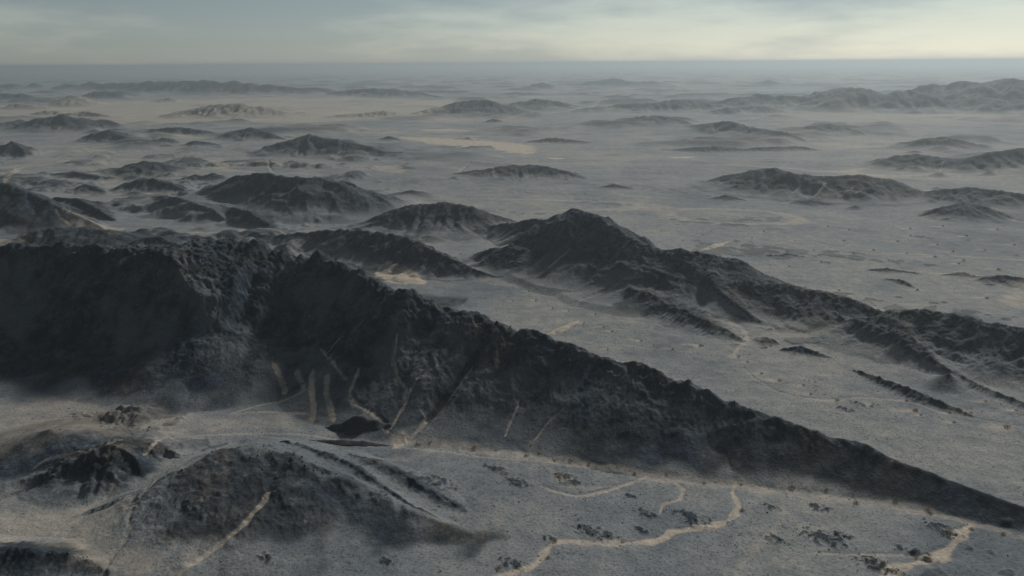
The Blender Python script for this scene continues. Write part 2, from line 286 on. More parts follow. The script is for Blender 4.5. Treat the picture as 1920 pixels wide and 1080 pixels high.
for hi, hd in enumerate(HILLS):
    P = []
    for (u, vc, vf) in hd['pts']:
        fx, fy = flat(u, vf); df = math.hypot(fx, fy)
        az, t = azdep(u, vc)
        ts = math.tan(math.radians(hd['slope']))
        h = max((CAM_H - df * t) / (1 + t / ts), 0.4)
        dc = df + h / ts
        P.append([dc * math.sin(az), dc * math.cos(az), h, h / ts, az])
    P = np.array(P); n = len(P)
    # perpendicular widths from the view-ward ones
    T = np.gradient(P[:, :2], axis=0); T /= np.linalg.norm(T, axis=1, keepdims=True) + 1e-9
    Nn = np.stack([-T[:, 1], T[:, 0]], 1)
    vd = np.stack([np.sin(P[:, 4]), np.cos(P[:, 4])], 1)
    k = np.abs((Nn * vd).sum(1)).clip(0.45, 1)
    wn = P[:, 3] * k; wf = P[:, 2] / math.tan(math.radians(hd['far'])) * 1.15
    wn = np.maximum(wn, 1.5); wf = np.maximum(wf, 1.5)
    wmax = max(wn.max(), wf.max()) * 2.1; hmax = P[:, 2].max()
    hd['hmax'] = hmax
    x0, x1 = P[:, 0].min() - wmax, P[:, 0].max() + wmax; y0, y1 = P[:, 1].min() - wmax, P[:, 1].max() + wmax
    sel = np.nonzero((X > x0) & (X < x1) & (Y > y0) & (Y < y1))
    if len(sel[0]) == 0: continue
    qx0, qy0 = X[sel], Y[sel]
    ww = float(np.median(np.maximum(wn, wf)))
    am = 0.07 * ww * min(1.0, hd['rough'])
    QX = qx0 + am * fbm(qx0, qy0, ww * 1.1, 2, 100 + hi); QY = qy0 + am * fbm(qx0, qy0, ww * 1.1, 2, 200 + hi)
    cum = np.concatenate([[0], np.cumsum(np.linalg.norm(np.diff(P[:, :2], axis=0), axis=1))])
    best = np.zeros(len(QX), np.float32); bt = np.ones(len(QX), np.float32); bh = np.zeros(len(QX), np.float32)
    lam = max(ww * 0.55, 6.0)
    WOB = 0.35 * pn(QX / lam, QY / lam, 5)
    CA = np.linspace(0, cum[-1], 400); C1 = pn(CA / (lam * .8), CA * 0 + 3.3, 400 + hi) + 0.6 * pn(CA / (lam * .3), CA * 0 + 1.7, 410 + hi)
    for j in range(n - 1):
        a, b = P[j, :2], P[j + 1, :2]; ab = b - a; L2 = (ab * ab).sum() + 1e-9
        wr = 2.1 * max(wn[j], wn[j + 1], wf[j], wf[j + 1])
        k = np.nonzero((QX > min(a[0], b[0]) - wr) & (QX < max(a[0], b[0]) + wr) & (QY > min(a[1], b[1]) - wr) & (QY < max(a[1], b[1]) + wr))[0]
        if len(k) == 0: continue
        qx, qy = QX[k], QY[k]
        s = (((qx - a[0]) * ab[0] + (qy - a[1]) * ab[1]) / L2).clip(0, 1)
        cx, cyy = a[0] + s * ab[0], a[1] + s * ab[1]
        dx, dy = qx - cx, qy - cyy; d = np.hypot(dx, dy)
        k2 = d < wr; k = k[k2]; qx, qy, s, cx, cyy, dx, dy, d = (v[k2] for v in (qx, qy, s, cx, cyy, dx, dy, d))
        dot = dx * cx + dy * cyy
        near = dot < 0
        blend = sstep(-0.5, 0.5, -dot / (np.hypot(cx, cyy) * (d + 1e-6)))
        w = (wn[j] + s * (wn[j + 1] - wn[j])) * blend + (wf[j] + s * (wf[j + 1] - wf[j])) * (1 - blend)
        arc = cum[j] + s * (cum[j + 1] - cum[j])
        rib = pn(arc / lam + WOB[k], d / (lam * 6) + near * 7.3, 300 + hi) + 0.5 * pn(arc / (lam * .45) + WOB[k], d / (lam * 4) + near * 3.1, 320 + hi)
        w = w * (1 + hd['rib'] * rib * sstep(0.05, 0.5, d / w))
        t = d / w
        tr = np.sqrt(t * t + hd['rnd'] ** 2) - hd['rnd']
        pr = np.where(t < 1.25, np.clip(1 - tr / 1.12, 0, 1) ** 1.22, 0)
        hcr = P[j, 2] + s * (P[j + 1, 2] - P[j, 2])
        hcr = hcr * (1 + (0.075 + .10 * min(max((P[:, 1].mean() - 1200) / 1800, 0), 1)) * hd['rough'] * hd['crest'] * (np.interp(arc, CA, C1)))
        z = hcr * pr
        # gullies biting the flanks
        g = 1 - np.abs(pn(arc / (lam * .5) + WOB[k], d / (lam * 3.5), 330 + hi)) * 2.6
        z = z - 0.17 * hd['lump'] * hcr * np.clip(g, 0, 1) * (4 * tr * (1 - tr)).clip(0, 1) * (pr > 0)
        z = z + (1 - pr) * hd['fan'] * hcr * np.clip(1 - t / 2.05, 0, 1) ** 1.5 * (1 + .8 * WOB[k])
        m = z > best[k]
        best[k] = np.where(m, z, best[k]); bt[k] = np.where(m, tr, bt[k]); bh[k] = np.where(m, hcr, bh[k])
    # outlying knolls round the foot
    rs = random.Random(900 + hi)
    if hmax > 4:
        for _ in range(5 if P[:, 1].mean() > 800 else 2):
            q = rs.uniform(0, n - 1.001); j = int(q); f = q - j
            px_, py_ = P[j, :2] * (1 - f) + P[j + 1, :2] * f; sg = 1 if rs.random() < .35 else -1
            off = rs.uniform(.75, 1.5) * ww; px_ += rs.gauss(0, .3) * ww; rr_ = math.hypot(px_, py_); px_ += sg * off * px_ / rr_; py_ += sg * off * py_ / rr_
            kh = rs.uniform(.08, .26) * min(hmax, 60); kw = kh / math.tan(math.radians(rs.uniform(15, 23)))
            dd = np.hypot((QX - px_) / rs.uniform(1, 2.2), QY - py_) / kw * (1 + .5 * WOB)
            zk = kh * np.clip(1 - dd, 0, 1) ** 1.2; m = zk > best
            best = np.where(m, zk, best); bh = np.where(m, kh, bh); bt = np.where(m, dd.clip(0, 1), bt)
    # spurs and lumps at the hill's own scale
    lb = min(max(hmax * 1.7, 9.0), 420.0); fr = 0; a_ = 1.0
    wqx = QX + .25 * lb * pn(QX / lb, QY / lb, 540 + hi); wqy = QY + .25 * lb * pn(QX / lb, QY / lb, 560 + hi)
    for o_ in range(5):
        fr = fr + a_ * (.45 - np.abs(pn(wqx / lb, wqy / lb, 580 + hi + o_)) * 2.2); lb *= .5; a_ *= .55
        if lb < 2.5: break
    cr3 = (1 - bt).clip(0, 1) ** 3
    best = np.where(best > 0, best + (.17 + .08 * min(max((P[:, 1].mean() - 800) / 1500, 0), 1)) * hd['lump'] * bh * fr * sstep(0.04, .5, best / np.maximum(bh, .3)) * (1 - .75 * cr3), 0)
    best = np.maximum(best, 0)
    cur = ZH[sel]
    if hd['add']: best = best * .7
    own = best > (0.09 * hmax if hd['add'] else np.maximum(BEST[sel], 0.09 * hmax))
    own &= best > 0.4
    o = OWN[sel]; o[own] = hi; OWN[sel] = o
    BEST[sel] = np.maximum(BEST[sel], best)
    ZH[sel] = cur + best if hd['add'] else (cur ** 4 + best ** 4) ** 0.25
    rel = best / hmax
    rk = hd['dark'] * sstep(-0.04, 0.66 * hd['foot_fade'], best / np.maximum(bh, .5) * .5 + rel * .5 + 0.14 * fbm(qx0, qy0, ww * .5, 3, 500)) * (best > 0)  # rock thins towards the foot; this colour fade also imitates mist there
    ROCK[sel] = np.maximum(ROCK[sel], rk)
    TREL[sel] = np.maximum(TREL[sel], rel)
    ROUGH[sel] = np.maximum(ROUGH[sel], hd['rough'] * sstep(0.02, 0.35, rel))
    CREST[sel] = np.maximum(CREST[sel], (1 - bt).clip(0, 1) * (best > 0))
Z = BASE * (1 - 0.6 * sstep(0, 8, ZH)) + ZH
MACRO = Z.copy()

def hit(u, v):
    """first point of the terrain that the ray of a photograph pixel meets"""
    az, t = azdep(u, v)
    c = (az - AZ0) / (AZ1 - AZ0) * (NC - 1); c = min(max(c, 0), NC - 1.001); c0 = int(c); f = c - c0
    zc = MACRO[:, c0] * (1 - f) + MACRO[:, c0 + 1] * f
    below = zc >= CAM_H - RR * t
    i = int(np.argmax(below)) if below.any() else NR - 1
    r = RR[i]
    if i > 0:
        e1 = zc[i] - (CAM_H - RR[i] * t); e0 = zc[i - 1] - (CAM_H - RR[i - 1] * t)
        k = -e0 / (e1 - e0 + 1e-9); r = RR[i - 1] + k * (RR[i] - RR[i - 1])
    return r * math.sin(az), r * math.cos(az), r

def zat(x, y, G=None):
    G = Z if G is None else G
    az = np.arctan2(x, y); r = np.hypot(x, y)
    c = np.clip((az - AZ0) / (AZ1 - AZ0) * (NC - 1), 0, NC - 1.001); c0 = c.astype(int); fc = c - c0
    i = np.clip(np.searchsorted(RR, r) - 1, 0, NR - 2); fr = np.clip((r - RR[i]) / (RR[i + 1] - RR[i]), 0, 1)
    return (G[i, c0] * (1 - fc) + G[i, c0 + 1] * fc) * (1 - fr) + (G[i + 1, c0] * (1 - fc) + G[i + 1, c0 + 1] * fc) * fr

# ----------------------------------------------------------------------------------------------
# sandy washes, tracks and pans: (name, label, pixels, width m, how pale, depth m)
# ----------------------------------------------------------------------------------------------
FEAT = []
def line(name, label, pts, w, pale=1.0, depth=0.35, cat='wash'):
    FEAT.append(dict(name=name, label=label, pts=pts, w=w, pale=pale, depth=depth, cat=cat, poly=False))
def pan(name, label, pts, soft, pale=1.0, cat='sand', draped=False):
    FEAT.append(dict(draped=draped, name=name, label=label, pts=pts, w=soft, pale=pale, depth=0.1, cat=cat, poly=True))

line('dry_wash', 'winding pale sandy wash along bottom edge, right of centre', [(915, 1085), (985, 1066), (1010, 1052), (1024, 1028), (1060, 1015), (1150, 1018), (1230, 1014), (1265, 995), (1330, 987), (1368, 974), (1384, 948), (1374, 924), (1380, 905)], 4.2, 1.0)
line('dry_wash', 'wide pale wash at bottom right corner', [(1655, 1085), (1690, 1062), (1745, 1048), (1782, 1026), (1800, 1002), (1822, 984)], 6.5, 1.0)
line('dry_wash', 'thin curved pale wash in the middle of foreground flat', [(1015, 912), (1075, 928), (1130, 921), (1180, 905), (1212, 893)], 2.4, .9)
line('dry_wash', 'short hooked pale wash right of the thin curved wash', [(1238, 962), (1246, 945), (1274, 935), (1280, 916), (1264, 903)], 2.2, .9)
line('dry_wash', 'faint wash branching to the bottom right wash', [(1530, 1036), (1620, 1040), (1690, 1040), (1740, 1048)], 1.8, .7)
line('track', 'straight pale track climbing the bottom mound', [(318, 1090), (385, 1038), (445, 993), (487, 948), (505, 922)], 3.2, .8, .8, 'track')
line('track', 'dark upper cut of the mound track near the crest', [(503, 924), (522, 890), (542, 860)], 3.0, -1.7, 1.0, 'track')
line('track', 'straight dark road cut climbing the long ridge', [(800, 786), (840, 738), (880, 682), (916, 626)], 5.2, -2.0, 2.5, 'track')
line('track', 'thin pale edge along the road cut on long ridge', [(806, 788), (846, 740), (886, 684)], 1.5, .4, .0, 'track')
line('track', 'pale lower end of the road cut on long ridge', [(764, 826), (782, 806), (802, 784)], 3.4, .7, 1.0, 'track')
line('gully', 'pale gully on long ridge left of the road cut', [(728, 806), (716, 790), (690, 768), (664, 752), (655, 738), (664, 716), (672, 690)], 2.8, 1.0, .8, 'gully')
line('gully', 'thin pale gully meeting the pale gully at its foot', [(733, 802), (752, 770), (766, 742), (756, 722), (744, 704), (740, 670), (745, 630)], 1.9, .9, .7, 'gully')
line('gully', 'faint gully branching right toward the road cut', [(766, 742), (780, 715), (800, 697), (830, 682), (862, 668)], 1.6, .7, .5, 'gully')
line('gully', 'broken pale gully on ridge face right of the road cut', [(948, 816), (958, 790), (968, 770), (974, 742)], 1.5, .8, .4, 'gully')
line('gully', 'second broken pale gully on ridge face, further right', [(1003, 824), (1024, 796), (1040, 780), (1058, 766)], 1.5, .8, .4, 'gully')
line('gully', 'short faint gully high on the ridge face', [(612, 664), (626, 648), (642, 632)], 1.6, .8, .4, 'gully')
line('gully', 'pale gully above the strip tracks', [(602, 656), (618, 672), (634, 694), (650, 712)], 1.9, .85, .4, 'gully')
line('track', 'left pale vertical strip track at the ridge foot', [(586, 692), (584, 730), (588, 760), (586, 790)], 3.8, 1.0, .2, 'track')
line('track', 'right pale vertical strip track at the ridge foot', [(614, 700), (612, 735), (620, 765), (626, 790)], 4.0, 1.0, .2, 'track')
line('track', 'slanting pale strip left of the vertical strips', [(512, 680), (526, 706), (536, 738)], 4.4, .9, .2, 'track')
line('track', 'short slanting strip between the pale strips', [(556, 694), (566, 718), (570, 730)], 3.4, .8, .2, 'track')
line('track', 'pale track slanting down across the strip foot', [(578, 728), (545, 745), (500, 757), (430, 776)], 2.4, .6, .2, 'track')
line('track', 'thin pale track along foot of the strips', [(430, 776), (500, 772), (560, 774), (622, 788)], 2.0, .5, .2, 'track')
line('track', 'pale track across the flat behind the bottom mound', [(60, 880), (100, 858), (200, 834), (270, 824), (330, 818), (420, 813), (500, 812), (600, 818), (700, 838), (745, 826)], 1.8, .45, .2, 'track')
line('dry_wash', 'pale sandy strip along the foot of long ridge', [(738, 822), (775, 830), (830, 831), (900, 842), (960, 852), (1040, 862), (1110, 873), (1200, 886), (1270, 896), (1370, 910), (1450, 921), (1600, 940), (1730, 956), (1830, 984), (1930, 1010)], 8.0, .46, .3)
line('dry_wash', 'thin bright line along the strip at ridge foot', [(745, 838), (830, 846), (920, 858), (1010, 864), (1105, 876)], 1.6, .6, .2)
line('gully', 'pale eroded gully descending lower left flat', [(196, 1085), (205, 1050), (238, 1005), (246, 955), (262, 932), (294, 902)], 2.0, .5, .5, 'gully')
line('track', 'pale path past dark craggy knoll at lower left', [(150, 968), (195, 935), (212, 912), (220, 892)], 1.8, .4, .3, 'track')
line('gully', 'pale scar on rim of the lower left flat', [(270, 850), (285, 838), (300, 826), (330, 818)], 2.6, .7, .4, 'gully')
line('dry_wash', 'pale wash bending down right plain below greenish ridge', [(1330, 590), (1375, 606), (1398, 622), (1400, 636), (1386, 650), (1374, 668)], 4.5, .75)
line('dry_wash', 'thin wash curving across right plain', [(1396, 690), (1420, 712), (1466, 736), (1540, 748), (1620, 745), (1700, 752), (1780, 775), (1920, 800)], 2.2, .3)
line('gully', 'pale gully on the peaked ridge flank', [(1074, 576), (1100, 558), (1128, 548), (1160, 530)], 3.0, .5, .5, 'gully')
line('road', 'pale road looping on the far left plain', [(-40, 266), (40, 270), (110, 274), (180, 281), (214, 286), (180, 292), (130, 300), (80, 310), (30, 321), (-40, 330)], 9.0, .65, .1, 'road')
line('dry_wash', 'pale far wash leading from centre to upper right', [(900, 226), (960, 222), (1030, 212), (1085, 205), (1120, 195), (1140, 186)], 34, .45, .1)
line('track', 'thin dark straight line across the right plain', [(960, 372), (1100, 384), (1280, 400), (1480, 412), (1700, 430), (1960, 446)], 3.5, -.5, .0, 'track')
line('track', 'second thin dark line crossing the right plain above', [(1120, 376), (1300, 391), (1500, 404), (1640, 420), (1960, 452)], 3.0, -.4, .0, 'track')
line('track', 'pale zigzag track behind the domed hill', [(478, 309), (500, 308), (508, 320), (516, 328)], 5, .5, .1, 'track')
line('gully', 'white gully at left part of flat-topped ridge', [(1482, 366), (1494, 356), (1502, 346)], 4, .65, .3, 'gully')
line('gully', 'white gully second from left on flat-topped ridge', [(1528, 368), (1540, 354), (1546, 344)], 4, .7, .3, 'gully')
line('gully', 'white gully in the middle of flat-topped ridge', [(1570, 370), (1590, 358), (1600, 350)], 4, .55, .3, 'gully')
line('gully', 'white forked gully at right part of flat-topped ridge', [(1610, 374), (1604, 364), (1614, 358)], 4, .6, .3, 'gully')
line('gully', 'pale gully up the right-edge hill', [(1866, 326), (1872, 314), (1888, 308)], 5, .6, .3, 'gully')
line('gully', 'pale gully between right-edge hill and lumpy hill', [(1760, 326), (1765, 312), (1772, 302)], 5, .55, .3, 'gully')
line('gully', 'pale gully left in the centre gullied ridge', [(858, 326), (872, 316), (882, 308)], 5, .55, .3, 'gully')
line('gully', 'pale gully right in the centre gullied ridge', [(916, 326), (926, 318), (922, 310)], 5, .55, .3, 'gully')
line('gully', 'pale foot gully left on long hill, centre left', [(594, 292), (604, 287), (612, 282)], 4, .5, .3, 'gully')
line('gully', 'pale foot gully right on long hill, centre left', [(622, 294), (634, 288), (642, 282)], 4, .5, .3, 'gully')
line('dry_wash', 'pale forked wash beneath the dark hill on cream plain', [(430, 222), (445, 214), (458, 212), (470, 218), (500, 214)], 14, .5, .1)
pan('sand_pan', 'bright pinkish sand pan behind long ridge', [(702, 512), (712, 505), (735, 506), (760, 512), (785, 521), (802, 528), (795, 533), (765, 532), (735, 530), (715, 524)], 1.5, 1.0)
pan('sand_pan', 'long bright cream sand sheet on the far plain', [(740, 257), (790, 258), (870, 261), (940, 266), (1000, 273), (1006, 282), (985, 291), (960, 288), (930, 280), (860, 276), (800, 268)], 14, .95)
pan('sand_pan', 'thin bright sliver of sand above cream sheet', [(788, 243.5), (840, 243), (884, 245.2), (880, 247.2), (830, 246.2), (795, 245.6)], 6, .95)
pan('sand_pan', 'thin bright sliver of sand right of cream sheet', [(1020, 296), (1050, 295), (1066, 297), (1040, 299)], 4, .85)
pan('sand_pan', 'bright white sliver of sand right of centre', [(1250, 294.5), (1285, 293.5), (1306, 294.5), (1290, 297), (1262, 296.5)], 4, 1.0)
pan('sand_pan', 'pale patch at the foot of gullied ridge, left', [(700, 312), (740, 310), (770, 318), (760, 326), (715, 322)], 10, .45)
pan('sand_pan', 'pale sand fan before the road cut', [(735, 822), (750, 818), (770, 824), (775, 834), (745, 840), (732, 832)], 2.0, .75)
pan('sand_pan', 'pale sand at the foot of the wedge-shaped hill', [(435, 440), (470, 432), (500, 432), (480, 440), (450, 446)], 3.0, .6)
pan('sand_pan', 'pale sandy bench behind the massif at left', [(110, 428), (180, 424), (240, 428), (215, 436), (150, 436)], 3.0, .55)
pan('sand_pan', 'pale sand slope in the valley under the hill at left edge', [(-40, 448), (0, 450), (45, 455), (55, 466), (0, 470), (-40, 470)], 3.0, .5)
pan('scree', 'bluish gravel on the slope with strip tracks', [(440, 772), (480, 690), (520, 650), (590, 650), (640, 690), (690, 750), (735, 812), (700, 822), (600, 795)], 4.0, -.9, 'scree', True)
pan('scree', 'grey patch on massif face, left', [(-20, 500), (60, 490), (85, 560), (40, 640), (-20, 620)], 6, -.8, 'scree', True)
pan('scree', 'grey patch on massif face, middle', [(180, 570), (250, 540), (330, 600), (300, 690), (220, 660)], 6, -.75, 'scree', True)
pan('scree', 'grey patch between massif and long ridge', [(320, 510), (400, 540), (470, 640), (440, 730), (380, 660)], 6, -.7, 'scree', True)
pan('scree', 'grey patch high on the long ridge', [(560, 500), (640, 530), (700, 580), (640, 600), (560, 570)], 7, -.6, 'scree', True)
pan('scree', 'grey scree on the middle of long ridge, round the road cut', [(690, 650), (760, 610), (880, 640), (960, 690), (1060, 720), (1085, 800), (1060, 852), (960, 838), (850, 826), (775, 815), (735, 780), (700, 720)], 9, -.85, 'scree', True)
pan('scree', 'grey scree low on the long ridge, right of broken gullies', [(1120, 700), (1180, 705), (1220, 760), (1190, 800), (1130, 780)], 8, -.6, 'scree', True)
pan('scree', 'gravel with painted-in shade on near flank of the bottom mound', [(300, 950), (330, 890), (420, 838), (500, 848), (560, 858), (700, 932), (800, 988), (900, 1000), (850, 1038), (650, 1012), (560, 1036), (430, 1005), (320, 1000)], 11, -.9, 'shaded scree', True)  # near flank's shade put into the colour, over real gravel
pan('sand_plain', 'tan sandy ground in the bottom left corner', [(-40, 955), (120, 955), (225, 960), (240, 1000), (225, 1045), (330, 1078), (300, 1095), (190, 1090), (120, 1030), (-40, 1020)], 7, .42)
pan('sand_plain', 'tan sandy flat under the massif at left', [(-40, 760), (100, 745), (300, 775), (440, 785), (600, 800), (600, 812), (420, 812), (270, 822), (90, 850), (-40, 880)], 9, .30)
pan('sand_plain', 'wide cream sandy plain at far left', [(-150, 200), (60, 196), (240, 188), (420, 184), (640, 184), (820, 188), (960, 196), (860, 216), (700, 226), (540, 232), (300, 232), (180, 236), (60, 222), (-150, 226)], 120, .58)
pan('sand_plain', 'cream sandy plain in front of the skyline range', [(1420, 214), (1560, 210), (1720, 214), (1960, 216), (1960, 232), (1720, 234), (1560, 226), (1440, 222)], 90, .3)

OUTCROP_LIST = [(1113, 997, 62, 26, 'dark triangular rock outcrop above the winding bottom wash', 1.0),
          (1300, 973, 62, 22, 'dark rock outcrop in the bend of the winding wash', .9),
          (1452, 1010, 36, 13, 'dark rock outcrop at left end of the row near bottom right', 1.1),
          (1545, 1008, 70, 22, 'long dark rock outcrop in the row near bottom right', .8),
          (1582, 1003, 26, 9, 'small dark crag at right end of the row near bottom right', 1.2),
          (1062, 898, 52, 16, 'dark flat rocks above the thin curved wash', .7),
          (725, 1054, 30, 8, 'small isolated dark rocks at bottom centre left', .8),
          (962, 1058, 46, 14, 'dark rocks at the left end of the winding bottom wash', .8),
          (972, 906, 40, 12, 'scattered dark rocks left of the thin curved wash', .7),
          (1210, 962, 38, 11, 'small dark rocks under the hooked pale wash', .7),
          (1184, 930, 22, 7, 'tiny dark rocks right of the thin curved wash', .8),
          (1205, 995, 30, 9, 'small dark rocks between outcrop and the wash bend', .7),
          (1443, 950, 26, 8, 'small dark rocks right of the wash head', .8),
          (1536, 951, 36, 9, 'low dark rocks on flat under the sandy foot strip', .6),
          (1712, 1036, 46, 12, 'dark rocks on the left bank of bottom right wash', .9),
          (1655, 1066, 56, 16, 'dark rocks left of the bottom right wash mouth', .8),
          (1768, 992, 46, 12, 'dark rocks at the head of bottom right wash', .8),
          (1640, 1052, 30, 8, 'tiny dark rocks along the faint branching wash', .7),
          (150, 780, 40, 10, 'dark rocks on the pale flat under the massif, left', .7),
          (225, 796, 62, 18, 'dark blocky rocks before the small knoll under massif', .8),
          (500, 1046, 30, 8, 'dark rocks right of the mound track', .7),
          (355, 945, 40, 10, 'dark rocks on mound left of its track', .6),
          (820, 905, 60, 14, 'low dark rocks right of the short dark ridge', .6),
          (930, 880, 40, 9, 'small dark rocks below the sandy foot strip, centre', .6),
          (1615, 758, 26, 6, 'small dark rocks on pale plain right of long ridge', .7),
          (1585, 768, 22, 6, 'tiny dark rocks beside the ridge on pale plain', .7),
          (1030, 1010, 26, 7, 'small dark rocks left of the triangular outcrop', .7)]
OUTCROPS = [a[:3] for a in OUTCROP_LIST]
PALE = np.zeros_like(Z); CUT_SHADE = np.zeros_like(Z); DARKL = np.zeros_like(Z); CARVE = np.zeros_like(Z)
FOWN = np.full(Z.shape, -1, np.int16)

FOOT_SHRUBS = [(783, 834, 15), (807, 829, 10), (890, 839, 15), (930, 845, 10), (987, 854, 15), (1040, 863, 8), (1070, 863, 10), (1105, 869, 12), (1190, 888, 12), (1250, 889, 10),
               (1320, 906, 12), (1390, 908, 9), (1485, 914, 16), (1550, 919, 12), (1605, 943, 16), (1680, 934, 14), (1740, 956, 14), (1880, 1002, 13)]
NEAR_SHRUBS = [(935, 1066, 20, 'tawny shrub at left end of the winding bottom wash'), (1028, 1046, 15, 'tawny shrub on the inner bend of winding wash'),
               (1040, 1014, 15, 'pale tawny shrub above the bend of winding wash'), (1168, 1016, 12, 'small shrub in the middle of winding wash'),
               (1392, 957, 13, 'brown shrub at the right bend of winding wash'), (1775, 1001, 30, 'wide olive shrub beside head of bottom right wash'),
               (1741, 1042, 15, 'brown shrub on the bank of bottom right wash'), (1822, 992, 14, 'brown shrub at top of bottom right wash'),
               (1745, 962, 13, 'round brown shrub on gravel above bottom right wash'), (825, 1072, 11, 'small orange shrub at the bottom edge, left of wash'),
               (1365, 980, 9, 'small shrub on the lip of winding wash near outcrop'), (1540, 1022, 8, 'tiny shrub under the row of rocks near bottom right')]
PLAIN_SHRUBS = [(1315, 649, 13), (1385, 669, 9), (1402, 679, 8), (1428, 701, 10), (1462, 714, 11), (1507, 723, 9), (1521, 739, 9), (1570, 751, 13), (1637, 759, 8), (1700, 751, 8),
                (1717, 771, 13), (1727, 779, 7), (1781, 774, 8), (1789, 792, 8), (1821, 775, 10), (1848, 753, 8), (1888, 801, 15), (1905, 770, 8)]
VALLEY_SHRUBS = [(993, 546, 6), (1005, 564, 7), (1037, 579, 6), (1067, 583, 6), (1117, 590, 6), (1132, 614, 7), (1148, 622, 7), (1203, 640, 8), (1190, 637, 6), (1140, 656, 7), (1095, 608, 6), (962, 566, 5), (1226, 648, 6), (1262, 655, 7)]
FAR_SHRUBS = [(1553, 425, 6), (1592, 431, 6), (1707, 429, 6), (1707, 443, 6), (1812, 443, 7), (1582, 452, 6), (1683, 453, 6), (1787, 473, 7), (1753, 483, 7), (1807, 489, 7), (1872, 507, 9), (1798, 495, 6), (1317, 441, 5),
              (1333, 433, 5), (1432, 435, 6), (1638, 470, 6), (1902, 460, 6), (1758, 459, 6), (1600, 477, 6), (1573, 545, 7), (1666, 489, 6), (1526, 470, 5), (1490, 452, 5), (1410, 447, 5), (1870, 430, 6), (1768, 424, 6), (1846, 470, 6), (1700, 476, 5), (1540, 492, 6), (1480, 500, 5), (1720, 545, 7), (1850, 560, 8), (1240, 432, 5), (1280, 452, 5)]
for (u, v, px) in PLAIN_SHRUBS + VALLEY_SHRUBS + FAR_SHRUBS + [(830, 402, 5), (1150, 392, 5), (1010, 380, 5), (930, 360, 4), (1240, 410, 5), (1350, 420, 5), (1430, 412, 5), (1480, 428, 5)]:
    x, y, r = hit(u, v); sc = r / F
    lx, ly = px * 4.2 * sc, px * .9 * sc * 1.6                    # a sand tail, drawn out down-wind
    sel = np.nonzero((np.abs(X - (x - lx * .45)) < lx * 1.3) & (np.abs(Y - y) < ly * 3 + lx * .3))
    if len(sel[0]) == 0: continue
    ex = (X[sel] - x) / lx; ey = (Y[sel] - y + (X[sel] - x) * .08) / ly
    wdt = np.sqrt(np.clip((0.18 - ex) * (ex + 1.05), 0, None)) + 1e-3
    m = np.where((ex < .15) & (ex > -1), np.exp(-(ey / wdt) ** 2 * 1.6) * sstep(-1.0, -.2, ex), 0)
    PALE[sel] = np.maximum(PALE[sel], m * .62); CARVE[sel] = np.minimum(CARVE[sel], -m * .12 * px * sc * 1.2)
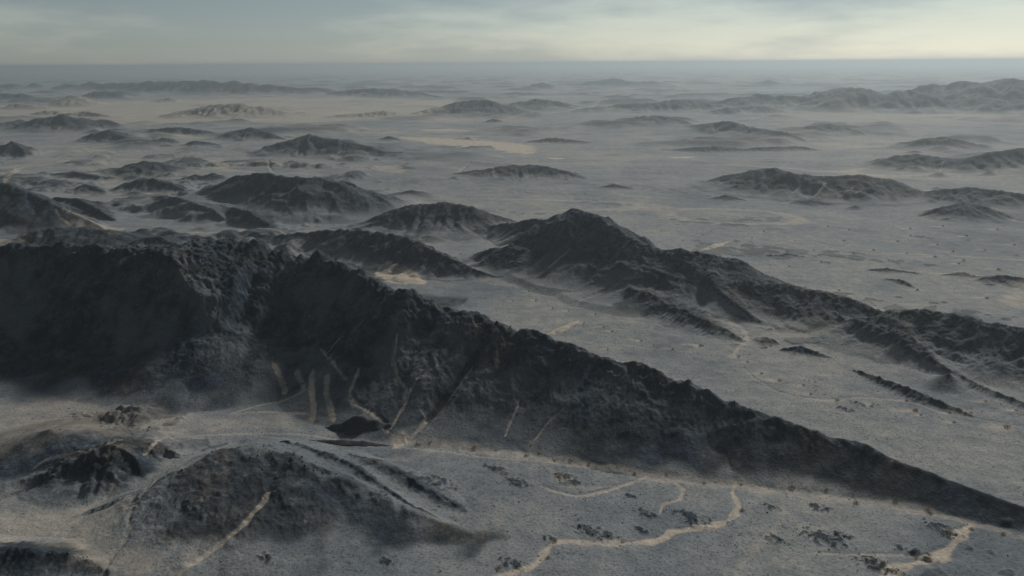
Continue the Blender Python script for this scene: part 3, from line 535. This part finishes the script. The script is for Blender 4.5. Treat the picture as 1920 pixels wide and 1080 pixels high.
for fi, fd in enumerate(FEAT):
    Q = np.array([(flat(u, v) if fd['poly'] and not fd['draped'] else hit(u, v)[:2]) for (u, v) in fd['pts']])
    if not fd['poly']:
        # smooth the polyline
        tt = np.linspace(0, len(Q) - 1, (len(Q) - 1) * 6 + 1)
        Qs = []
        for t in tt:
            i = min(int(t), len(Q) - 2); f = t - i
            p0, p1, p2, p3 = Q[max(i - 1, 0)], Q[i], Q[i + 1], Q[min(i + 2, len(Q) - 1)]
            Qs.append(0.5 * ((2 * p1) + (p2 - p0) * f + (2 * p0 - 5 * p1 + 4 * p2 - p3) * f * f + (3 * p1 - p0 - 3 * p2 + p3) * f ** 3))
        Q = np.array(Qs)
    fd['Q'] = Q
    mg = fd['w'] * 4 + 4
    sel = np.nonzero((X > Q[:, 0].min() - mg) & (X < Q[:, 0].max() + mg) & (Y > Q[:, 1].min() - mg) & (Y < Q[:, 1].max() + mg))
    if len(sel[0]) == 0: continue
    qx, qy = X[sel], Y[sel]; d = np.full(len(qx), 1e9); al = np.zeros(len(qx))
    segs = len(Q) if fd['poly'] else len(Q) - 1
    inside = np.zeros(len(qx), bool)
    for j in range(segs):
        a, b = Q[j], Q[(j + 1) % len(Q)]; ab = b - a
        s = (((qx - a[0]) * ab[0] + (qy - a[1]) * ab[1]) / ((ab * ab).sum() + 1e-9)).clip(0, 1)
        dj = np.hypot(qx - a[0] - s * ab[0], qy - a[1] - s * ab[1])
        al = np.where(dj < d, (j + s) / segs, al); d = np.minimum(d, dj)
        if fd['poly']:
            c = ((a[1] > qy) != (b[1] > qy)) & (qx < (b[0] - a[0]) * (qy - a[1]) / (b[1] - a[1] + 1e-12) + a[0])
            inside ^= c
    w = fd['w']
    wob = fbm(qx, qy, max(w * 2.2, 3.0), 3, 700 + fi)
    if fd['poly']:
        sdist = np.where(inside, -d, d) + wob * w * 2.0
        m = sstep(w, -w, sdist) * (1 if not fd['draped'] else (sstep(-1.3, -.3, fbm(qx, qy, 14, 3, 860)) if fd['cat'] == 'shaded scree' else sstep(-.75, .15, fbm(qx, qy, 14, 3, 860)))); core = (sdist < 0) & (fd['name'] != 'scree')
    else:
        hw = 0.5 * w * (0.75 + 0.9 * wob.clip(-.5, .7)) * (1 if fd['name'] in ('track', 'road') else (0.55 + 0.6 * np.sin(np.pi * (0.15 + 0.7 * (1 - al)))))
        if fd['name'] in ('track', 'road'): hw = 0.5 * w * (0.95 + 0.5 * wob) * (0.35 + .65 * sstep(0, .08, al) * sstep(1, .92, al))
        m = sstep(1.25, 0.65, d / hw) * (.62 + .38 * sstep(-.35, .3, pn(qx / 2.6, qy / 2.6, 805) + .5 * pn(qx / 9, qy / 9, 806))); core = d < hw * 0.95
        if fd['name'] == 'track': m = m * sstep(-1.0, -.1, pn(qx / 7.0, qy / 7.0, 803))
        if fd['name'] == 'gully':
            m = m * sstep(-.55, .25, pn(qx / 5.0, qy / 5.0, 801) + fd['pale'] - .35)
        bank = sstep(2.6, 0.5, d / hw)
        CARVE[sel] = np.maximum(CARVE[sel], fd['depth'] * bank)
    if fd['pale'] <= -1: CUT_SHADE[sel] = np.maximum(CUT_SHADE[sel], m * -fd['pale'] * .5)
    elif fd['cat'] == 'shaded scree': ROCK[sel] = np.maximum(ROCK[sel], m * .80)
    elif fd['pale'] >= 0: PALE[sel] = np.maximum(PALE[sel], m * fd['pale'])
    else: DARKL[sel] = np.maximum(DARKL[sel], m * -fd['pale'])
    o = FOWN[sel]; o[core] = fi; FOWN[sel] = o

# ----------------------------------------------------------------------------------------------
# relief of rock and gravel, rocky outliers; OUTCROPS lists where bare rock breaks the flat (pixel u, v, width), gravel tone
# ----------------------------------------------------------------------------------------------
def lod(lam): return sstep(0.0016, 0.005, lam / R2)
# scattered rocky rises on the plain
patch = sstep(0.50 - .14 * sstep(560, 800, R2), 0.60 - .1 * sstep(560, 800, R2), fbm(X / 1.8, Y + .25 * X, 95, 4, 41) + 0.45 * fbm(X, Y, 16, 3, 45)) * .75 * (1 - sstep(0, 6, ZH))
patch2 = sstep(0.20, 0.55, fbm(X, Y, 700, 4, 51)) * sstep(1300, 2600, R2)
farbump = sstep(0.02, 0.55, fbm(X, Y, 420, 4, 55)) * sstep(1250, 2100, R2) * sstep(26000, 12000, R2)
Z += patch * 1.2 + farbump * 18.0 * (1 - sstep(0, 15, ZH)) * (1 - PALE)
lump = sstep(.05, .55, fbm(X, Y, 120, 5, 57, .55)) * sstep(math.radians(-4), math.radians(-12), A2) * sstep(640, 760, R2) * sstep(2600, 1500, R2) * (1 - sstep(0, 12, ZH))
Z += lump * 9.0
for (u, v, wpx) in OUTCROPS:
    x_, y_, r_ = hit(u, v); rad = wpx * r_ * 1.08 / F * .62
    k_ = np.nonzero((np.abs(X - x_) < rad * 2) & (np.abs(Y - y_) < rad * 2)); xx, yy = X[k_], Y[k_]
    q_ = np.exp(-(((xx - x_) / (rad * 1.25)) ** 2 + ((yy - y_ + .5 * (xx - x_)) / (rad * .85)) ** 2) * 1.3) * (.85 + 1.3 * pn(xx / (rad * .5), yy / (rad * .5), 47) + 1.5 * pn(xx / 2.2, yy / 2.2, 48))
    q_ = sstep(.22, .95, q_); patch[k_] = np.maximum(patch[k_], q_ * 1.25); Z[k_] += q_ * .7 * (1 + .8 * pn(xx / 3.1, yy / 3.1, 49))
def braid(lam, wid, sx, seed):
    bx = X / sx + .5 * lam * pn(X / (lam * 1.3 * sx), Y / (lam * 1.3), seed); by = Y + .16 * X + .5 * lam * pn(X / (lam * 1.3 * sx), Y / (lam * 1.3), seed + 1)
    n_ = pn(bx / lam, by / lam, seed + 2); return sstep(wid, wid * .25, np.abs(n_)) * sstep(.05, .4, pn(X / (lam * 2.5), Y / (lam * 2.5), seed + 3) + .22)
flatness = 1 - sstep(0.5, 5, ZH)
BR = np.maximum(braid(62, .028, 1.8, 610) * sstep(900, 500, R2) * .2, braid(150, .045, 2.6, 620) * sstep(450, 800, R2) * sstep(3500, 1800, R2) * .5)
BR = np.maximum(BR, braid(600, .07, 2.5, 630) * sstep(1500, 3000, R2) * sstep(16000, 8000, R2) * .4) * flatness
PALE = np.maximum(PALE, BR); Z -= BR * .5 * sstep(1500, 800, R2)
RK = np.clip(np.maximum(np.maximum(ROCK, lump * .8), np.maximum(patch * 0.7 * sstep(1600, 900, R2), farbump * .85)), 0, 1.2)

rl = ROUGH
def ridged(x, y, lam, seed): return .55 - 2.2 * np.abs(pn(x / lam, y / lam, seed))
wx = X + 5 * pn(X / 22, Y / 22, 61); wy = Y + 5 * pn(X / 22, Y / 22, 62)
det = 1.6 * ridged(wx, wy, 34, 63) * lod(34) + 1.0 * ridged(wx, wy, 14, 64) * lod(14) + .85 * ridged(wx, wy, 6, 65) * lod(6)
det += 0.85 * ridged(wx, wy, 2.9, 66) * lod(2.9)
det += 6 * ridged(wx, wy, 110, 67) * sstep(1200, 3000, R2) + 14 * ridged(wx, wy, 300, 68) * sstep(3500, 8000, R2)
Z += det * rl * (0.55 + 0.45 * sstep(20, 50, ZH)) * sstep(0.5, 9, ZH) * (1 - .5 * CREST ** 4)
# jagged outcrop along the crests
Z += sstep(0.80, 0.97, CREST) * rl * (1.2 * ridged(X, Y, 7, 71) * lod(7) + 0.9 * pn(X / 3.1, Y / 3.1, 72) * lod(3.1) + .8 * pn(X / 19, Y / 19, 73))
# gravel flat: low hummocks and runnels
Z += (1 - sstep(0, 6, ZH)) * (0.22 * pn(X / 9, Y / 9, 74) * lod(9) + 0.13 * pn(X / 3.2, Y / 3.2, 75) * lod(3.2) + .35 * ridged(wx, wy, 40, 76))
Z -= CARVE
RK = RK * (1 - 0.25 * sstep(-.1, .5, fbm(X, Y, 60, 3, 81)))

# ----------------------------------------------------------------------------------------------
# materials


# ----------------------------------------------------------------------------------------------
def new_mat(name):
    m = bpy.data.materials.new(name); m.use_nodes = True; m.node_tree.nodes.clear(); return m
def N(m, kind, **kw):
    n = m.node_tree.nodes.new(kind)
    for k, v in kw.items(): setattr(n, k, v)
    return n
def L(m, a, b): m.node_tree.links.new(a, b)

def noise_node(m, scale, detail=4, rough=.55, vec=None):
    n = N(m, 'ShaderNodeTexNoise'); n.inputs['Scale'].default_value = scale; n.inputs['Detail'].default_value = detail
    n.inputs['Roughness'].default_value = rough
    if vec is not None: L(m, vec, n.inputs['Vector'])
    return n
def ramp(m, src, stops):
    r = N(m, 'ShaderNodeValToRGB'); e = r.color_ramp.elements
    while len(e) < len(stops): e.new(0.5)
    for el, (p, c) in zip(e, stops): el.position = p; el.color = (*c, 1)
    L(m, src, r.inputs['Fac']); return r.outputs['Color']
def mixc(m, fac, a, b, mode='MIX'):
    n = N(m, 'ShaderNodeMix', data_type='RGBA', blend_type=mode)
    for sock, v in (('Factor', fac), ('A', a), ('B', b)):
        if isinstance(v, (int, float)): n.inputs[sock].default_value = v
        elif isinstance(v, tuple): n.inputs[sock].default_value = (*v, 1)
        else: L(m, v, n.inputs[sock])
    return n.outputs['Result']
def mth(m, op, a, b=None, clamp=False):
    n = N(m, 'ShaderNodeMath', operation=op); n.use_clamp = clamp
    for i, v in enumerate((a, b)):
        if v is None: continue
        if isinstance(v, (int, float)): n.inputs[i].default_value = v
        else: L(m, v, n.inputs[i])
    return n.outputs[0]

def terrain_material():
    m = new_mat('desert_ground')
    out = N(m, 'ShaderNodeOutputMaterial'); bs = N(m, 'ShaderNodeBsdfPrincipled')
    bs.inputs['Roughness'].default_value = 0.95; bs.inputs['Specular IOR Level'].default_value = 0.12
    geo = N(m, 'ShaderNodeNewGeometry'); P = geo.outputs['Position']
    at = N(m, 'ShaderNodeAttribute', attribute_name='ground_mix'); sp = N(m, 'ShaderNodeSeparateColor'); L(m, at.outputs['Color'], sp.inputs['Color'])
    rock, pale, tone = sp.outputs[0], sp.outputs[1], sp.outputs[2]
    n_big = noise_node(m, 0.012, 5, .6, P).outputs['Fac']; n_mid = noise_node(m, 0.09, 6, .65, P).outputs['Fac']
    n_fine = noise_node(m, 0.7, 4, .75, P).outputs['Fac']; n_far = noise_node(m, 0.0016, 8, .62, P).outputs['Fac']
    grav = ramp(m, n_mid, [(0.25, (.118, .130, .139)), (0.5, (.168, .176, .180)), (0.75, (.228, .228, .221))])
    grav = mixc(m, 0.85, grav, ramp(m, n_big, [(0.34, (.60, .66, .72)), (0.46, (.92, .94, .96)), (0.55, (1.04, 1.03, 1.01)), (0.68, (1.26, 1.20, 1.10))]), 'MULTIPLY')
    grav = mixc(m, 1.0, grav, ramp(m, n_far, [(0.32, (.52, .58, .64)), (0.46, (.90, .92, .94)), (0.55, (1.05, 1.03, 1.0)), (0.68, (1.35, 1.27, 1.14))]), 'MULTIPLY')
    speck = ramp(m, n_fine, [(0.33, (.30, .32, .34)), (0.43, (.86, .87, .88)), (0.52, (1.02, 1.02, 1.01)), (0.7, (1.28, 1.25, 1.18))])
    grav = mixc(m, 1.0, grav, speck, 'MULTIPLY')
    rk = ramp(m, n_mid, [(0.30, (.011, .015, .019)), (0.45, (.021, .028, .037)), (0.56, (.042, .053, .064)), (0.70, (.085, .091, .095))])
    n_m2 = noise_node(m, 0.34, 5, .7, P).outputs['Fac']
    rk = mixc(m, 0.85, rk, ramp(m, n_m2, [(0.30, (.50, .50, .52)), (0.5, (.95, .95, .95)), (0.62, (1.35, 1.34, 1.3)), (0.74, (2.3, 2.2, 2.0))]), 'MULTIPLY')
    n_hue = noise_node(m, 0.022, 3, .6, P).outputs['Fac']
    rk = mixc(m, 1.0, rk, ramp(m, n_hue, [(0.36, (.82, .95, 1.10)), (0.5, (1, 1, 1)), (0.64, (1.22, 1.0, .80))]), 'MULTIPLY')
    rk = mixc(m, 0.7, rk, ramp(m, n_fine, [(0.3, (.5, .5, .5)), (0.55, (1, 1, 1)), (0.72, (1.7, 1.6, 1.45))]), 'MULTIPLY')
    # rock cover broken up by noise
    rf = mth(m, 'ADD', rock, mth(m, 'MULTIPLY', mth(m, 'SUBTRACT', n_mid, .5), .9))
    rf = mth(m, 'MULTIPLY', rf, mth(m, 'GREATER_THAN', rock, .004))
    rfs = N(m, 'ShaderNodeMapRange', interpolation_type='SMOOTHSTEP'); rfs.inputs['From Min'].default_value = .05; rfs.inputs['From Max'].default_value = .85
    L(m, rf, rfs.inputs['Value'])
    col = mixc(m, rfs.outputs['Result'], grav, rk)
    col = mixc(m, tone, col, mixc(m, 1.0, (.092, .103, .110), speck, 'MULTIPLY'))
    col = mixc(m, at.outputs['Alpha'], col, (.014, .015, .016))  # shade inside the sunken cuts, painted nearly black
    sand = ramp(m, n_mid, [(0.25, (.27, .235, .19)), (0.6, (.36, .31, .25)), (0.8, (.42, .365, .30))])
    sand = mixc(m, 0.35, sand, speck, 'MULTIPLY')
    pf = mth(m, 'MULTIPLY', pale, mth(m, 'ADD', .55, mth(m, 'MULTIPLY', n_mid, .9)), True)
    col = mixc(m, pf, col, sand)
    L(m, col, bs.inputs['Base Color'])
    bp = N(m, 'ShaderNodeBump'); bp.inputs['Strength'].default_value = 0.55; bp.inputs['Distance'].default_value = 0.9
    bh = mth(m, 'ADD', n_fine, mth(m, 'MULTIPLY', n_mid, 2.2))
    L(m, bh, bp.inputs['Height']); L(m, bp.outputs['Normal'], bs.inputs['Normal'])
    L(m, bs.outputs['BSDF'], out.inputs['Surface'])
    return m
MAT_GROUND = terrain_material()

def simple_mat(name, c0, c1, scale, rough=.9):
    m = new_mat(name); out = N(m, 'ShaderNodeOutputMaterial'); bs = N(m, 'ShaderNodeBsdfPrincipled')
    bs.inputs['Roughness'].default_value = rough; bs.inputs['Specular IOR Level'].default_value = .15
    geo = N(m, 'ShaderNodeNewGeometry')
    n = noise_node(m, scale, 4, .6, geo.outputs['Position']).outputs['Fac']
    L(m, ramp(m, n, [(.3, c0), (.7, c1)]), bs.inputs['Base Color']); L(m, bs.outputs['BSDF'], out.inputs['Surface'])
    return m
MAT_ROCK = simple_mat('dark_rock', (.045, .050, .056), (.11, .112, .113), 1.6)
MAT_LEAF = simple_mat('dry_foliage', (.20, .145, .085), (.36, .27, .165), 2.5)
MAT_TWIG = simple_mat('dry_twig', (.05, .038, .028), (.10, .08, .06), 4.0)
MAT_SAND = simple_mat('pale_sand', (.26, .225, .18), (.36, .31, .25), .8)
MAT_HEAP = simple_mat('dark_gravel', (.028, .031, .034), (.060, .062, .062), .9)

# ----------------------------------------------------------------------------------------------
# cut the terrain into ground, hills, washes, tracks and pans (one sheet, shared edges)
# ----------------------------------------------------------------------------------------------
nr, nc = NR - 1, NC - 1
dZr = np.gradient(np.stack([X, Y, Z], -1), axis=0); dZc = np.gradient(np.stack([X, Y, Z], -1), axis=1)
NRM = np.cross(dZc, dZr); NRM /= np.linalg.norm(NRM, axis=-1, keepdims=True) + 1e-12
NRM[NRM[..., 2] < 0] *= -1
idx = np.arange(NR * NC).reshape(NR, NC)
QUADS = np.stack([idx[:-1, :-1], idx[:-1, 1:], idx[1:, 1:], idx[1:, :-1]], -1).reshape(-1, 4)
own = OWN[:-1, :-1].reshape(-1).astype(int); fown = FOWN[:-1, :-1].reshape(-1).astype(int)
CLS = np.where(fown >= 0, 1000 + fown, own)
V3 = np.stack([X, Y, Z], -1).reshape(-1, 3).astype(np.float32); N3 = NRM.reshape(-1, 3).astype(np.float32)
MIX = np.stack([RK, PALE.clip(0, 1), DARKL.clip(0, 1), CUT_SHADE.clip(0, 1)], -1).reshape(-1, 4).astype(np.float32)

def mesh_from(name, V, Q, normals=None, mix=None, mat=None, smooth=True):
    me = bpy.data.meshes.new(name)
    k = Q.shape[1]
    me.vertices.add(len(V)); me.vertices.foreach_set('co', np.ascontiguousarray(V, np.float32).ravel())
    me.loops.add(Q.size); me.loops.foreach_set('vertex_index', np.ascontiguousarray(Q, np.int32).ravel())
    me.polygons.add(len(Q)); me.polygons.foreach_set('loop_start', np.arange(0, Q.size, k, dtype=np.int32))
    me.update(calc_edges=True)
    me.polygons.foreach_set('use_smooth', np.full(len(Q), smooth))
    if mix is not None:
        a = me.attributes.new('ground_mix', 'FLOAT_COLOR', 'POINT'); a.data.foreach_set('color', mix.ravel())
    if normals is not None: me.normals_split_custom_set_from_vertices(normals)
    if mat: me.materials.append(mat)
    return me

def link(name, data, parent=None, **props):
    o = bpy.data.objects.new(name, data); COL.objects.link(o)
    if parent: o.parent = parent
    for k_, v_ in props.items():
        if v_ is not None: o[k_] = v_
    return o

def sub(mask, name):
    q = QUADS[mask]
    if len(q) == 0: return None
    u, inv = np.unique(q, return_inverse=True)
    return mesh_from(name, V3[u], inv.reshape(-1, 4), N3[u], MIX[u], MAT_GROUND)

order = np.argsort(CLS, kind='stable'); cs = CLS[order]
uniq, start = np.unique(cs, return_index=True); stops = list(start[1:]) + [len(cs)]
for c, a, b in zip(uniq, start, stops):
    ids = order[a:b]
    if c < 0: name, label, cat = 'ground', 'grey gravel desert plain stretching to the hazy horizon', 'ground'
    elif c < 1000: name, label, cat = HILLS[c]['name'], HILLS[c]['label'], HILLS[c]['name']
    else: name, label, cat = FEAT[c - 1000]['name'], FEAT[c - 1000]['label'], FEAT[c - 1000]['cat']
    me = sub(ids, name)
    if c < 0:
        me_ground = me
    link(name, me, None, label=label, category=cat, kind='structure')

# the plain goes on all round, outside the field of view
gx = []; gq = []
angs = np.linspace(AZ1, AZ0 + 2 * math.pi, 73); rads = np.array([0.0001, 170, 400, 1000, 3000, 9000, 30000, RR[-1]])
for r in rads:
    for a in angs: gx.append((r * math.sin(a), r * math.cos(a), -0.3))
na = len(angs)
for i in range(len(rads) - 1):
    for j in range(na - 1): gq.append((i * na + j, i * na + j + 1, (i + 1) * na + j + 1, (i + 1) * na + j))
b0 = len(gx)
aa = np.linspace(AZ0, AZ1, 30); gx.append((0, 0, -.3))
for a in aa: gx.append((170 * math.sin(a), 170 * math.cos(a), -.3))
gq2 = [(b0, b0 + 1 + j, b0 + 2 + j) for j in range(29)]
me = bpy.data.meshes.new('ground'); me.from_pydata(gx, [], gq + gq2); me.materials.append(MAT_GROUND)
link('ground', me, None, label='gravel desert plain going on outside the picture', category='ground', kind='structure')

random.seed(11)
def empty(name, loc, **props):
    o = link(name, None, None, **props); o.location = loc; return o

# --- boulders: a few shapes, shared by every outcrop
def boulder_mesh(seed):
    r = random.Random(seed)
    phi = (1 + 5 ** .5) / 2
    vs_ = [(-1, phi, 0), (1, phi, 0), (-1, -phi, 0), (1, -phi, 0), (0, -1, phi), (0, 1, phi), (0, -1, -phi), (0, 1, -phi), (phi, 0, -1), (phi, 0, 1), (-phi, 0, -1), (-phi, 0, 1)]
    fs = [(0, 11, 5), (0, 5, 1), (0, 1, 7), (0, 7, 10), (0, 10, 11), (1, 5, 9), (5, 11, 4), (11, 10, 2), (10, 7, 6), (7, 1, 8), (3, 9, 4), (3, 4, 2), (3, 2, 6), (3, 6, 8), (3, 8, 9), (4, 9, 5), (2, 4, 11), (6, 2, 10), (8, 6, 7), (9, 8, 1)]
    sx, sy, sz = r.uniform(.8, 1.25), r.uniform(.7, 1.1), r.uniform(.55, .9)
    v2 = []
    for v in vs_:
        k = r.uniform(.62, 1.12) / 1.902
        v2.append((v[0] * k * sx, v[1] * k * sy, v[2] * k * sz))
    me = bpy.data.meshes.new('boulder'); me.from_pydata(v2, [], fs); me.materials.append(MAT_ROCK); return me
BOULDERS = [boulder_mesh(k) for k in range(9)]

def outcrop(u, v, wpx, n, label, hfac=1.0):
    x, y, r = hit(u, v); sc = r * 1.08 / F
    e = empty('rock_outcrop', (x, y, float(zat(np.array([x]), np.array([y]))[0])), label=label, category='rock', group='dark rock outcrops on the gravel flat')
    for k in range(int(n * 1.2)):
        a = random.gauss(0, .34) * wpx * sc; b = random.gauss(0, .22) * wpx * sc - a * .5
        size = random.uniform(.45, 1.0) ** 1.6 * wpx * sc * (0.085 if k < 4 else .05) * hfac
        size = max(size, .3)
        zz = float(zat(np.array([x + a]), np.array([y + b]))[0]) - e.location.z
        o = link('boulder', BOULDERS[random.randrange(9)], e)
        o.location = (a, b, zz + size * .12); o.scale = (size, size, size * .8); o.rotation_euler = (random.uniform(-.4, .4), random.uniform(-.4, .4), random.uniform(0, 6.28))

for a in OUTCROP_LIST: outcrop(*a)

# --- dry shrubs
def shrub_meshes(seed):
    r = random.Random(seed); lv, lf, tv, tf = [], [], [], []
    for k in range(9):                                   # stems
        a = r.uniform(0, 6.28); l = r.uniform(.55, .95); sp = r.uniform(.2, .75)
        tip = (math.cos(a) * sp * l, math.sin(a) * sp * l, l * (1.05 - .5 * sp)); b = len(tv); w = .035
        tv += [(w, 0, -.15), (-w, w, -.15), (-w, -w, -.15), tip]; tf += [(b, b + 1, b + 3), (b + 1, b + 2, b + 3), (b + 2, b, b + 3)]
    for k in range(150):                                 # small leaf sprays through the crown
        a = r.uniform(0, 6.28); el = math.asin(r.uniform(.02, 1)); rad = r.uniform(.45, 1.0) ** .6 * (1 + .25 * math.sin(a * 3 + seed))
        c = Vector((math.cos(a) * math.cos(el) * rad, math.sin(a) * math.cos(el) * rad, math.sin(el) * rad * .72))
        d1 = Vector((r.uniform(-1, 1), r.uniform(-1, 1), r.uniform(-.4, 1))).normalized() * r.uniform(.10, .2)
        d2 = Vector((r.uniform(-1, 1), r.uniform(-1, 1), r.uniform(-1, 1))).normalized() * .07; b = len(lv)
        lv += [tuple(c - d1), tuple(c + d2), tuple(c + d1), tuple(c - d2)]; lf.append((b, b + 1, b + 2, b + 3))
    ml = bpy.data.meshes.new('foliage'); ml.from_pydata(lv, [], lf); ml.materials.append(MAT_LEAF)
    mt = bpy.data.meshes.new('stems'); mt.from_pydata(tv, [], tf); mt.materials.append(MAT_TWIG)
    return ml, mt
SHRUBS = [shrub_meshes(k) for k in range(5)]
def shrub(u, v, px, label, group):
    x, y, r = hit(u, v); s = max(.40 * px * r * 1.05 / F, .3)
    e = empty('shrub', (x, y, float(zat(np.array([x]), np.array([y]))[0]) - .05), label=label, category='shrub', group=group)
    e.rotation_euler = (0, 0, random.uniform(0, 6.28)); e.scale = (s, s, s * random.uniform(.85, 1.15))
    ml, mt = SHRUBS[random.randrange(5)]
    link('foliage', ml, e); link('stems', mt, e)
ORD = ['leftmost', 'second', 'third', 'fourth', 'fifth', 'sixth', 'seventh', 'eighth', 'ninth', 'tenth', 'eleventh', 'twelfth', 'thirteenth', 'fourteenth', 'fifteenth', 'sixteenth', 'seventeenth', 'eighteenth', 'nineteenth', 'twentieth']
for k, (u, v, px) in enumerate(FOOT_SHRUBS):
    shrub(u, v, px, ('%s brown shrub' % ORD[k]) + (' from the left' if k else '') + ' in sand strip along foot of long ridge', 'shrubs along the ridge foot')
for (u, v, px, lab) in NEAR_SHRUBS: shrub(u, v, px, lab, 'shrubs by the foreground washes')
for k, (u, v, px) in enumerate(PLAIN_SHRUBS):
    shrub(u, v, px, ('%s shrub' % ORD[k]) + (' from the left' if k else '') + ' on pale plain between long ridge and thin ribs', 'shrubs on the pale plain')
for (u, v, px) in VALLEY_SHRUBS: shrub(u, v, px, 'tiny shrub on a sand tail in the valley behind long ridge', 'shrubs in the valley')
for (u, v, px) in FAR_SHRUBS: shrub(u, v, px, 'tiny shrub with pale sand tail on the plain beyond second range', 'shrubs on the far plain')

# --- dark gravel heaps and pale earth banks
def mound(name, label, cat, p0, p1, wid, hgt, mat, seed):
    a = Vector(flat(*p0)); b = Vector(flat(*p1)); ax = (b - a); Ln = ax.length; ax.normalize(); nv = Vector((-ax.y, ax.x))
    c = (a + b) / 2; nu, nw = 34, 16; vs_, fs = [], []
    gu = np.linspace(-.62, .62, nu); gw = np.linspace(-1, 1, nw)
    px_ = np.array([[c.x + ax.x * s * Ln + nv.x * t * wid / 2 for t in gw] for s in gu]); py_ = np.array([[c.y + ax.y * s * Ln + nv.y * t * wid / 2 for t in gw] for s in gu])
    zg = zat(px_, py_); nn = pn(px_ / 5, py_ / 5, seed) * .35 + pn(px_ / 1.8, py_ / 1.8, seed + 1) * .2
    S_, T_ = np.meshgrid(gu / .62, gw, indexing='ij')
    T_ = T_ + .18 * pn(px_ / 4, py_ / 4, seed + 2); S_ = S_ + .3 * pn(px_ / 6, py_ / 6, seed + 3)
    prof = np.clip(1.0 - np.abs(T_) * 1.05 - np.maximum(np.abs(S_) - .08, 0) * 1.05, -0.3, 1)
    zz = zg + np.where(prof > 0, prof * hgt * (1 + nn), prof * 2 - .4)
    base = float(zg.mean())
    vs_ = [(float(px_[i, j] - c.x), float(py_[i, j] - c.y), float(zz[i, j]) - base) for i in range(nu) for j in range(nw)]
    fs = [(i * nw + j, i * nw + j + 1, (i + 1) * nw + j + 1, (i + 1) * nw + j) for i in range(nu - 1) for j in range(nw - 1)]
    me = bpy.data.meshes.new(name); me.from_pydata(vs_, [], fs); me.materials.append(mat)
    me.polygons.foreach_set('use_smooth', np.full(len(fs), True))
    o = link(name, me, None, label=label, category=cat); o.location = (c.x, c.y, base); return o
mound('gravel_heap', 'dark pointed gravel heap at the ridge foot by the pale gully', 'heap', (618, 803), (722, 810), 17, 6.0, MAT_HEAP, 3)
mound('gravel_heap', 'long low dark gravel heap in front of the pointed one', 'heap', (592, 828), (722, 836), 8, 2.2, MAT_HEAP, 5)
mound('earth_bank', 'pale straight earth bank in valley behind long ridge', 'bank', (1020, 629), (1084, 602), 9, 2.2, MAT_SAND, 7)
mound('earth_bank', 'pale earth bank on plain right of the peaked ridge', 'bank', (1312, 474), (1362, 456), 12, 3.0, MAT_SAND, 9)

# --- loose stones, far too many to count
rg = np.random.default_rng(5)
def scatter(n, r0, r1, dens, smin, smax):
    az = rg.uniform(AZ0 * .97, AZ1 * .97, n); r = np.sqrt(rg.uniform(r0 * r0, r1 * r1, n))
    x, y = r * np.sin(az), r * np.cos(az)
    k = rg.uniform(0, 1, n) < dens(x, y)
    x, y = x[k], y[k]; s = smin + (smax - smin) * rg.uniform(0, 1, len(x)) ** 3.2
    return x, y, s
def dens_flat(x, y):
    zh = zat(x, y, ZH); cl = sstep(-.05, .5, fbm(x, y, 26, 3, 91)) ; pl = zat(x, y, PALE)
    return np.where(zh < 2, .10 + .9 * cl ** 2, .5 * cl) * (1 - .8 * pl)
def dens_crest(x, y):
    return sstep(.72, .95, zat(x, y, CREST)) * zat(x, y, ROUGH).clip(0, 1) * sstep(-.2, .35, fbm(x, y, 30, 2, 95))
sx, sy, ss = scatter(60000, 240, 620, dens_flat, .10, .5)
cx_, cy_, cs_ = scatter(90000, 300, 900, dens_crest, .3, 1.2)
sx, sy, ss = np.concatenate([sx, cx_]), np.concatenate([sy, cy_]), np.concatenate([ss, cs_])
n = len(sx)
octa = np.array([(1, 0, 0), (0, 1, 0), (-1, 0, 0), (0, -1, 0), (0, 0, 1), (0, 0, -.6)], np.float32)
of = np.array([(0, 1, 4), (1, 2, 4), (2, 3, 4), (3, 0, 4), (1, 0, 5), (2, 1, 5), (3, 2, 5), (0, 3, 5)])
jit = rg.uniform(.6, 1.25, (n, 6, 1)); th = rg.uniform(0, 6.28, n); ct, st_ = np.cos(th), np.sin(th)
ov = octa[None] * jit * ss[:, None, None]; ov[..., 2] *= .75
vx = ov[..., 0] * ct[:, None] - ov[..., 1] * st_[:, None] + sx[:, None]; vy = ov[..., 0] * st_[:, None] + ov[..., 1] * ct[:, None] + sy[:, None]
vz = ov[..., 2] + zat(sx, sy)[:, None] + .1 * ss[:, None]
SV = np.stack([vx, vy, vz], -1).reshape(-1, 3); SF = (of[None] + (np.arange(n) * 6)[:, None, None]).reshape(-1, 3)
link('scattered_stones', mesh_from('scattered_stones', SV, SF, None, None, MAT_ROCK, False), None, label='loose dark stones strewn over the gravel flat and ridge crests', category='stones', kind='stuff')

# ----------------------------------------------------------------------------------------------
# haze
# ----------------------------------------------------------------------------------------------
lo = float(Z.min()) - 1.0; hi_ = CAM_H + 16.0; S = RR[-1] * 1.03
hv = [(x, y, z) for z in (lo, hi_) for x, y in ((-S, -S), (S, -S), (S, S), (-S, S))]
hf = [(0, 3, 2, 1), (4, 5, 6, 7), (0, 1, 5, 4), (1, 2, 6, 5), (2, 3, 7, 6), (3, 0, 4, 7)]
hm = bpy.data.meshes.new('haze'); hm.from_pydata(hv, [], hf)
m = new_mat('haze_air'); out = N(m, 'ShaderNodeOutputMaterial'); pv = N(m, 'ShaderNodeVolumePrincipled')
pv.inputs['Color'].default_value = (*HAZE_COLOR, 1); pv.inputs['Density'].default_value = HAZE_DENSITY
pv.inputs['Anisotropy'].default_value = HAZE_G
L(m, pv.outputs['Volume'], out.inputs['Volume']); hm.materials.append(m)
link('haze', hm, None, label='thin pale dusty haze over the whole desert', category='haze', kind='stuff')
